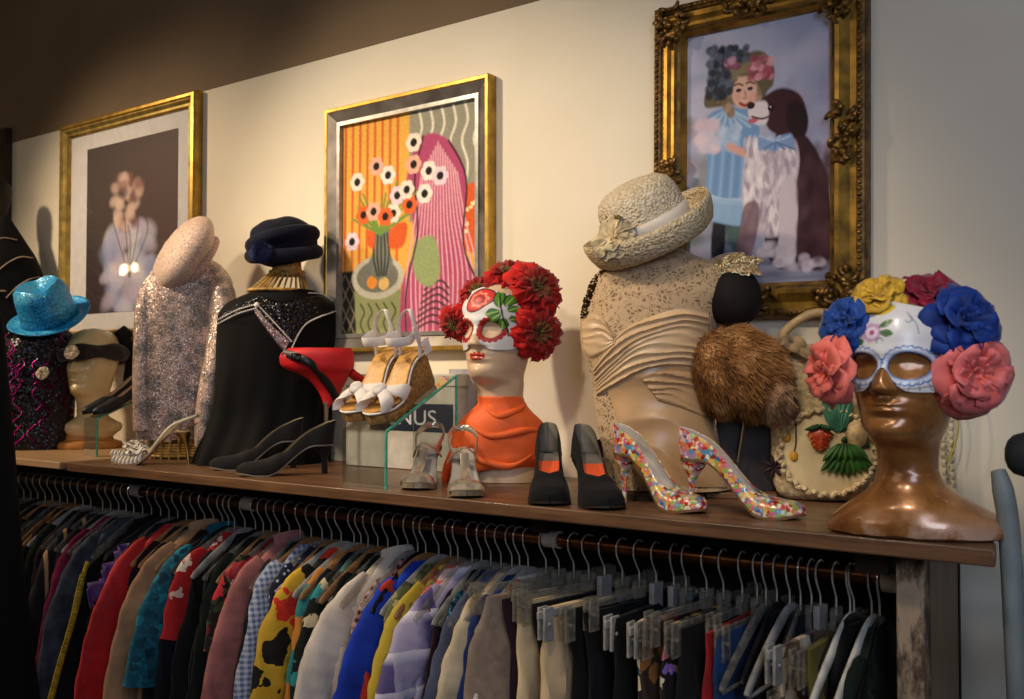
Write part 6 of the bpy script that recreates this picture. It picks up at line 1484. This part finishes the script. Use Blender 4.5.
# px: where the neck of each garment stands in the photo
W_ = lambda c, **k: cloth(c, **k)
G = [
 (66, 'coat', stripes('#15131a', '#b08a5c', 18, 'Y', .82), 'black knitted coat with tan stripes near left end of rail', 'coat', 'knitted_coat', dict(wid=0.84, rz=-0.15, length=.6)),
 (82, 'coat', W_('#6d1238'), 'deep magenta jacket left of the grey denim jacket', 'jacket', 'jacket', dict(wid=0.84, rz=-0.1, length=.5)),
 (97, 'coat', plain('#343a44', .8, 0, .35, 30), 'faded blue grey denim jacket left of the yellow trimmed dress', 'jacket', 'denim_jacket', dict(wid=0.95, rz=-0.2, length=.75)),
 (106, 'dress', W_('#0e0d10'), 'black dress with long yellow fringe down its front edge', 'dress', 'fringed_dress', dict(wid=1.5, rz=-0.05, sleeve=None)),
 (124, 'dress', W_('#16101c'), 'black dress with purple ruffled shoulder left of the red coat', 'dress', 'ruffled_dress', dict(wid=1.3, sleeve=None)),
 (141, 'coat', plain('#c01a1e', .7, 0, .12, 8, sheen=.2), 'plain bright red coat with long sleeve', 'coat', 'red_coat', dict(wid=1.01, rz=-0.12, thick=1.1, lean=1.2)),
 (168, 'coat', W_('#ab8462'), 'beige trench coat with turned back cuff right of red coat', 'coat', 'trench_coat', dict(wid=0.97, rz=-0.2, collar=W_('#b28c6a'), cuff=W_('#c2a07e'), length=.8)),
 (186, 'shirt', floral('#0f5468', ['#0b3646', '#167a8c', '#0d4254'], 30, .42, leaf='#12667a'), 'teal leaf printed shirt right of the beige trench coat', 'shirt', 'leaf_print_shirt', dict(wid=1.03, rz=-0.15, sleeve='mid', collar=W_('#0f5468'), thick=1.2)),
 (207, 'dress', floral('#a81a1c', ['#e0cfbe', '#d9b8a8'], 24, .33), 'red dress printed with white flowers', 'dress', 'floral_dress', dict(wid=0.84, rz=-0.1, sleeve='short')),
 (228, 'coat', W_('#0c0b0d'), 'plain black coat left of the rose printed dress', 'coat', 'black_coat', dict(wid=0.72, rz=0, lean=.8)),
 (252, 'dress', floral('#120d10', ['#a01626', '#c22a38', '#6a0f1a'], 19, .36, leaf='#2c3a1e'), 'black dress with red roses and ruffled red sleeve', 'dress', 'rose_print_dress', dict(wid=0.87, rz=-0.1, sleeve='short')),
 (262, 'shirt', W_('#a86a66'), 'dusty pink blouse right of the rose printed dress', 'blouse', 'pink_blouse', dict(wid=0.89, rz=-0.1, collar=W_('#b07470'))),
 (284, 'shirt', check('#b4bccc', '#56688c', 75), 'blue and white gingham shirt', 'shirt', 'gingham_shirt', dict(wid=0.8, rz=-0.1, sleeve='mid')),
 (295, 'shirt', floral('#141a30', ['#a8b0c4'], 70, .28, distort=.1), 'navy shirt with tiny pale dots right of gingham shirt', 'shirt', 'dotted_shirt', dict(wid=0.72, sleeve='mid')),
 (314, 'dress', floral('#c9a02c', ['#b8281c', '#17130f', '#c8301e', '#17130f', '#b8281c'], 12, .42), 'mustard yellow dress printed with big red and black flowers', 'dress', 'floral_dress', dict(wid=0.96, rz=-0.18, sleeve='mid', thick=1.1)),
 (327, 'shirt', stripes('#c07a2c', '#2a7a78', 7, 'Z', .5), 'orange and teal colour block blouse', 'blouse', 'colour_block_blouse', dict(wid=0.72)),
 (341, 'shirt', floral('#0c1512', ['#1d6a48', '#2a8a8c', '#c9b890', '#0c3524'], 24, .42), 'black shirt with green tropical leaf print left of white jacket', 'shirt', 'tropical_shirt', dict(wid=0.84, rz=-0.1, sleeve='mid')),
 (371, 'coat', W_('#cbc0b2', var=.08), 'off white jacket with long plain sleeve', 'jacket', 'white_jacket', dict(wid=1.05, rz=-0.22, thick=1.2, collar=W_('#cfc5b8'), lean=1.2)),
 (381, 'shirt', check('#4a1420', '#b09088', 60), 'maroon checked shirt right of the off white jacket', 'shirt', 'checked_shirt', dict(wid=0.72)),
 (391, 'shirt', W_('#b8361c'), 'orange red blouse left of the royal blue shirt', 'blouse', 'orange_blouse', dict(wid=0.72, sleeve='mid')),
 (399, 'shirt', W_('#1a3aa8', var=.1), 'royal blue long sleeved shirt', 'shirt', 'blue_shirt', dict(wid=0.97, rz=-0.15, lean=1.2)),
 (412, 'shirt', floral('#575c38', ['#8a8a5c', '#3a4228', '#a89a74'], 34, .4), 'olive green patterned blouse right of the royal blue shirt', 'blouse', 'olive_blouse', dict(wid=0.72, sleeve='mid')),
 (424, 'shirt', floral('#b8a030', ['#d9c452', '#7a7a28', '#8a4a28'], 16, .26), 'yellow blouse with faint print', 'blouse', 'yellow_blouse', dict(wid=0.92, rz=-0.12, cuff=W_('#c0a838'))),
 (435, 'shirt', stripes('#c25a48', '#d8b8ac', 24, 'Z', .5), 'coral and white striped shirt left of lavender plaid shirt', 'shirt', 'striped_shirt', dict(wid=0.72, sleeve='mid')),
 (452, 'coat', stripes('#a39ab4', '#5a5080', 9, 'Y', .62, soft=.12, c3='#cfc8d4', scale3=13), 'lavender and white plaid shirt with wide sleeve', 'shirt', 'plaid_shirt', dict(wid=1.04, rz=-0.22, thick=1.1, lean=1.2)),
 (474, 'dress', sequin('#0c3a4c', '#135c70', 240, .3, .5, .8), 'dark teal sequin dress right of lavender plaid shirt', 'dress', 'sequin_dress', dict(wid=0.72, sleeve='mid')),
 (486, 'coat', W_('#4a5068'), 'slate blue jacket right of the teal sequin dress', 'jacket', 'slate_jacket', dict(wid=0.87, rz=-0.12)),
 (499, 'coat', W_('#c4b393', var=.1), 'cream jacket left of the navy blouse', 'jacket', 'cream_jacket', dict(wid=0.89, rz=-0.12)),
 (508, 'shirt', W_('#14285c'), 'navy blue blouse right of the cream jacket', 'blouse', 'navy_blouse', dict(wid=0.72)),
 (517, 'shirt', floral('#c8bcb0', ['#c03a30', '#d86a58'], 24, .34), 'white blouse with red flowers left of the taupe trousers', 'blouse', 'floral_blouse', dict(wid=0.72, sleeve='mid')),
 (535, 'clip', plain('#857566', .85, 0, .12, 40, .3, 500), 'wide grey taupe trousers left of the burgundy skirt', 'trousers', 'trousers', dict(thick=1.6, wid=1.18, rz=-.24)),
 (548, 'clip', W_('#24121c'), 'dark burgundy skirt right of the taupe trousers', 'skirt', 'skirt', dict(wid=.8, thick=.8, rz=-.2)),
 (563, 'clip', W_('#c9b48e', var=.08), 'narrow cream trousers on a clip hanger', 'trousers', 'trousers', dict(thick=.9, wid=1.0, rz=-.16)),
 (578, 'clip', W_('#0d0d10'), 'black skirt between two cream pairs of trousers', 'skirt', 'skirt', dict(wid=.8, thick=.8, rz=-.2)),
 (594, 'clip', W_('#c2a882', var=.1), 'wide pale beige trousers right of a black skirt', 'trousers', 'trousers', dict(thick=1.3, wid=1.08, rz=-.2)),
 (612, 'clip', W_('#0b0b0d'), 'black trousers right of the wide beige trousers', 'trousers', 'trousers', dict(wid=.8, thick=.8, rz=-.2)),
 (629, 'clip', W_('#0e0e13'), 'black skirt in the middle of the black skirts', 'skirt', 'skirt', dict(wid=.8, thick=.8, rz=-.2)),
 (646, 'clip', W_('#08080a'), 'black skirt left of the yellow and blue patterned skirt', 'skirt', 'skirt', dict()),
 (664, 'clip', floral('#17140f', ['#b89a2c', '#2f7ab0', '#c9bc9c', '#17140f'], 20, .42), 'black skirt patterned in yellow, blue and white', 'skirt', 'patterned_skirt', dict()),
 (676, 'clip', floral('#2c1f14', ['#5a3c1e', '#8a5a28', '#8a1f1c'], 22, .42), 'brown printed skirt right of yellow and blue skirt', 'skirt', 'printed_skirt', dict()),
 (697, 'clip', floral('#0d0c0f', ['#c8c0b0', '#b86a8a', '#c9a848', '#7a5aa8'], 30, .34), 'black skirt dotted with pink, white and yellow', 'skirt', 'dotted_skirt', dict()),
 (714, 'clip', W_('#0f0e10'), 'black skirt left of the narrow red skirt', 'skirt', 'skirt', dict()),
 (733, 'clip', W_('#8f1a1c'), 'narrow red skirt among black skirts', 'skirt', 'red_skirt', dict(thick=.9)),
 (748, 'clip', W_('#12305c'), 'dark blue skirt right of the red skirt', 'skirt', 'blue_skirt', dict()),
 (768, 'dress', W_('#0b0b12'), 'navy black dress on a grey hanger toward right end', 'dress', 'navy_dress', dict(wid=0.72, sleeve=None)),
 (792, 'dress', W_('#101012'), 'black dress left of the brown and white spotted skirt', 'dress', 'black_dress', dict(wid=0.72, sleeve=None)),
 (812, 'clip', floral('#6a543c', ['#c9bca8', '#b8a488', '#3a2c20'], 22, .42), 'brown and white spotted skirt near the right end', 'skirt', 'spotted_skirt', dict(length=.5)),
 (828, 'clip', W_('#57501f'), 'olive skirt on a clip hanger near right end', 'skirt', 'olive_skirt', dict(length=.45)),
 (846, 'shirt', W_('#0f0f0d'), 'black blouse below a white plastic hanger', 'blouse', 'black_blouse', dict(wid=0.72, sleeve=None)),
 (872, 'shirt', W_('#0c1a10'), 'dark green blouse hanging last at right end of rail', 'blouse', 'green_blouse', dict(wid=0.72, sleeve='short')),
]
items = []
for i, (px, kind, mat, label, cat, name, kw) in enumerate(G):
    px += (24 if px < 200 else 15) if px < 430 else max(0, 12 - (px - 430) * .15)
    items.append((x_at(px, -.34, 560), kind, mat, label, cat, name, kw))
# the packed dark clothes in between
xs = [it[0] for it in items]; fillers = []
fc = [('#0a090c', 'black'), ('#10101a', 'dark navy'), ('#17100c', 'dark brown'), ('#14161a', 'charcoal'), ('#1c0a10', 'dark wine red'), ('#0c1410', 'dark green')]
fk = [('coat', 'jacket', 'jacket'), ('shirt', 'shirt', 'shirt'), ('dress', 'dress', 'dress')]
def short(l):
    for k_, v_ in (('yellow fringe', 'the yellow fringed dress'), ('purple ruffled', 'the purple ruffled dress'), ('red roses', 'the rose printed dress'), ('green tropical', 'the tropical leaf shirt'), ('faint print', 'the yellow blouse'), ('white flowers', 'the white flowered red dress'), ('red flowers', 'the red flowered white blouse')):
        if k_ in l: return v_
    return 'the ' + ' '.join(l.split(' with ')[0].split(' left of ')[0].split(' right of ')[0].split(' near ')[0].split(' on a ')[0].split()[:6])
allx = sorted(items, key=lambda q: q[0]); seq = []
xa = -3.50
xl0 = x_at(24, RY, 480); ledge = [(xl0 + .045 * k) for k in range(40) if xl0 + .045 * k < allx[0][0] - .03]
fi = 0
for k, x in enumerate(ledge):
    col, cn = fc[(k * 5 + 1) % 6]; kd, ct, nm = fk[k % 3]
    ordn = ['first', 'second', 'third', 'fourth', 'fifth', 'sixth', 'seventh', 'eighth', 'ninth', 'tenth', 'eleventh', 'twelfth', 'thirteenth', 'fourteenth'][k % 14]
    seq.append((x, kd, cloth(col), f'{cn} {ct}, {ordn} garment from the left end of the rail', ct, nm, dict(length=.6, wid=.75)))
for a, b in zip(allx[:-1], allx[1:]):
    seq.append(a); n = int((b[0] - a[0]) / .046)
    for k in range(n):
        col, cn = fc[(fi * 5 + 2) % 6]; kd, ct, nm = fk[fi % 3]; fi += 1
        pos = '' if n == 1 else [' nearer the left one', ' nearer the right one', ' in the middle'][k % 3]
        if b[1] == 'clip' and a[1] != 'clip': continue
        if kd == 'coat' and a[1] == 'clip': kd, ct, nm = 'clip', 'skirt', 'skirt'
        seq.append((a[0] + (b[0] - a[0]) * (k + 1) / (n + 1), kd, cloth(col), f'{cn} {ct} right of {short(a[3])}' + (', close beside it' if n > 1 and k == 0 else f', {["second", "third", "fourth", "fifth", "sixth"][k - 1]} along from it' if n > 1 else ''), ct, nm, dict(sleeve='long' if kd != 'clip' else None, thick=.8, lean=.7, length=.6, wid=.74)))
seq.append(allx[-1]); seq.sort(key=lambda q: q[0])
rr = random.Random(21); made = {}
for i, (x, kind, mat, label, cat, name, kw) in enumerate(seq):
    rz = kw.pop('rz', rr.uniform(-.10, .05)); t = garment(kind, x, mat, label, cat, name, rz=rz, seed=i * 7 + 3, **kw); made[label] = t
    colr = rr.choice(['clear', 'clear', 'grey', 'wood', 'black', 'clear']); 
    if kind == 'clip': hang('clip', 'clear' if rr.random() < .8 else 'grey', x, 'clip hanger holding the ' + inside(label), rz + rr.uniform(-.12, .08), rr.choice([.145, .165, .178, .195]), rr.choice([.0, .012, .024]))
    else: hang('bar', colr, x + 0, {'clear': 'clear', 'grey': 'grey', 'wood': 'wooden', 'black': 'black'}[colr] + ' hanger in the ' + inside(label), rz + rr.uniform(-.15, .12), .165, .090)
# trims that stand out
t = [o for l, o in made.items() if 'yellow fringe' in l][0]
mb = MB()
for k in range(70):
    z = -.20 - .011 * k; y = -(1.5 * interp([(-a, b, c) for a, b, c in BODY['dress']], -z)[0] + .002); mb.tube([(.012, y, z), (.018, y - .016, z - .014), (.016, y - .020, z - .034)], .0025, 5)
mb.tube([(.012, -(1.5 * interp([(-a, b, c) for a, b, c in BODY['dress']], .18 + .022 * k)[0] + .001), -.18 - .022 * k) for k in range(35)], .006, 6); mb.build('yellow_fringe', plain('#b39a22', .8, 0, .2, 60), t)
t = [o for l, o in made.items() if 'purple ruffled' in l][0]
for k in range(3):
    mb = MB()
    def rf(u, v, k=k):
        a = u * 2 - 1; w = .022 + .020 * v; return Vector((.026 + .022 * v + .010 * math.sin(16 * u + k), -.105 - .040 * k + .050 * a + .008 * math.sin(22 * u), -.125 - .045 * k - .05 * v - .02 * a * a))
    mb.grid(rf, 40, 6); mb.build('ruffle', plain('#4a2a72', .7, 0, .3, 40, sheen=.3), t, solid=.001)
t = [o for l, o in made.items() if 'red roses' in l][0]
redm = plain('#8a0f1c', .6, 0, .2, 30, sheen=.3)
MB().ell((.012, -.120, -.150), (.022, .045, .030), 22, 14, fn=lambda d: 1 + .06 * math.sin(9 * d.y + 7 * d.x)).build('puff_sleeve', redm, t)
def rf2(u, v): a = u * 2 - 1; return Vector((.020 + .030 * v + .010 * math.sin(13 * u), -.175 + .075 * a, -.44 - .07 * v + .010 * math.sin(17 * u) * v))
MB().grid(rf2, 40, 8).build('ruffle', redm, t, solid=.0015)
# bare hangers showing their arms at the right end
for px, lab in ((836, 'empty white plastic hanger, left one of the white pair at right end'), (858, 'empty white plastic hanger, right one of the white pair at right end')):
    hang('tube', 'white', x_at(px + 6, -.34, 560), lab, -.03, .20, .115, 'empty hangers')
for px, lab, kd, cl in ((757, 'empty clear plastic hanger right of the dark blue skirt', 'tube', 'clear'), (781, 'empty grey plastic hanger between two black dresses', 'tube', 'grey'), (803, 'empty grey clip hanger left of the brown and white skirt', 'clip', 'clear')):
    hang(kd, cl, x_at(px, -.34, 560), lab, -.02, .185, .10, 'empty hangers')

# ================================================================== AT THE EDGES OF THE VIEW
# black draped cloth standing in front of the shelf's left end
S = Spot(-22, Y=-.86, Z=0.0)
t = thing('draped_coat', 'tall black draped coat in deep shadow at left edge of photo', 'coat', S.loc, S.rz)
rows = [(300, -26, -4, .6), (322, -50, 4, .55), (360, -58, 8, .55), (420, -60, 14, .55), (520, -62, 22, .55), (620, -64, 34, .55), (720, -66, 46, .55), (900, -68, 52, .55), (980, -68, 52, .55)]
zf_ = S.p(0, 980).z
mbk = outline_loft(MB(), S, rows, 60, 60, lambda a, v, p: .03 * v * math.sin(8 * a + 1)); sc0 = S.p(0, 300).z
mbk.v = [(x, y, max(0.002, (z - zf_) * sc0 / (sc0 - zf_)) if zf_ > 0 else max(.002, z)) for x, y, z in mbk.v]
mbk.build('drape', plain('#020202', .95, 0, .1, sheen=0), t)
# grey green painted chair at the right edge
S = Spot(1004, Y=-.42, Z=0.0)
t = thing('painted_chair', 'grey green painted wooden chair with dark rolled cushion at right edge', 'chair', S.loc, S.rz)
gg = plain('#7c8482', .5, 0, .12, 12)
def chair_post(dx, dy=0.0):
    pts = [S.p(x, y, 0) for x, y in ((998, 470), (1003, 490), (1008, 520), (1011, 560), (1014, 620), (1018, 699))]
    k = pts[-1]; pts += [Vector((k.x + .02, 0.0, k.z * .5)), Vector((k.x + .02, 0, 0.0))]
    pp = catmull(pts, 6); mb = MB(); mb.tube([p_ + Vector((dx, dy, 0)) for p_ in pp], .014, 10, flat=[.010 + .005 * min(1, i / 6) for i in range(len(pp))], flatdir=(1, 0, 0)); return mb
for dx in (0, .42): chair_post(dx).build('back_post', gg, t)
a = S.p(1006, 500); 
for k in range(3):
    z = S.p(0, 492 + 28 * k).z; MB().box((a.x, .002, z - .012), (a.x + .43, .014, z + .010)).build('back_slat', gg, t, bevel=.003)
q = S.p(1003, 455); mb = MB(); mb.tube([(q.x + .002, .02, q.z), (q.x + .006, .02, q.z), (q.x + .014, .02, q.z), (q.x + .03, .02, q.z), (q.x + .42, .02, q.z)], [.008, .02, .029, .034, .034], 24); mb.build('rolled_cushion', plain('#1f2424', .7, 0, .2), t)
zs = .46
MB().box((a.x - .01, -.40, zs - .03), (a.x + .46, .03, zs)).build('seat', gg, t, bevel=.006)
for dx in (.012, .43): MB().tube([(a.x + dx, -.37, 0), (a.x + dx, -.37, zs - .03)], .018, 10).build('front_leg', gg, t)
MB().box((a.x + .01, .0, S.p(0, 541).z - .02), (a.x + .42, .016, S.p(0, 541).z + .012)).build('blue_rail', plain('#24407c', .6), t, bevel=.003)
# a chandelier across the room, seen as a sparkle in the glass of the left picture
c0 = at_y(113, 270, -.018); d = c0 - CAM; tgt = c0 + Vector((d.x, -d.y, d.z)) * .55
t = thing('chandelier', 'lit chandelier across the room mirrored in the left picture glass', 'lamp', tgt)
MB().tube([(0, 0, .30), (0, 0, -.02)], .008, 8).build('stem', gold, t)
for k in range(6):
    a = 2 * PI * k / 6; p_ = Vector((.11 * math.cos(a), .11 * math.sin(a), .02 * (k % 2)))
    MB().tube(catmull([(0, 0, -.02), p_ * .5 + Vector((0, 0, -.06)), p_ + Vector((0, 0, -.03))], 5), .005, 6).build('arm', gold, t)
    MB().ell(p_, (.014, .014, .024), 10, 8).build('bulb', lamp_glow('#ffd9a0', 60), t)
# ------------------------------------------------------------------ light
def spot(name, loc, target, power, col, size=60, blend=.6, r=.08):
    d = bpy.data.lights.new(name, 'SPOT'); d.energy = power; d.color = lin(col); d.spot_size = R(size); d.spot_blend = blend; d.shadow_soft_size = r
    o = bpy.data.objects.new(name, d); COL.objects.link(o); o.location = loc
    o.rotation_euler = (Vector(target) - Vector(loc)).to_track_quat('-Z', 'Y').to_euler(); return o
def area(name, loc, target, power, col, sx, sy):
    d = bpy.data.lights.new(name, 'AREA'); d.energy = power; d.color = lin(col); d.shape = 'RECTANGLE'; d.size = sx; d.size_y = sy
    o = bpy.data.objects.new(name, d); COL.objects.link(o); o.location = loc
    o.rotation_euler = (Vector(target) - Vector(loc)).to_track_quat('-Z', 'Y').to_euler(); return o
spot('ceiling_spot', (-2.6, -1.8, 3.15), (-1.75, -.05, 1.85), 215, '#ffe8c8', 54, 1, .09)
spot('ceiling_spot', (-1.0, -1.9, 3.15), (-1.35, -.2, 1.6), 75, '#ffeacf', 56, .8, .10)
spot('ceiling_spot', (-4.0, -1.6, 3.15), (-3.0, -.2, 1.7), 190, '#ffe2bc', 65, .8, .10)
spot('ceiling_spot', (-.35, -1.45, 2.75), (-.62, -.42, 1.55), 34, '#fff0dc', 42, 1, .06)  # extra spot added to brighten the brown bust and spare the wall
area('window_daylight', (0.9, -2.6, 2.3), (-.4, 0, 1.7), 26, '#cfe0ff', 0.8, 1.2)
area('room_fill', (-2.2, -3.6, 2.7), (-1.9, 0, 1.5), 12, '#ffe8d0', 2.0, 1.0)
wd = bpy.data.worlds.new('world'); sc.world = wd; wd.use_nodes = True
bg = wd.node_tree.nodes['Background']; bg.inputs[0].default_value = rgba('#ffe0c0'); bg.inputs[1].default_value = 0.035
sc.view_settings.view_transform = 'Standard'; sc.view_settings.look = 'None'; sc.view_settings.exposure = 0.0
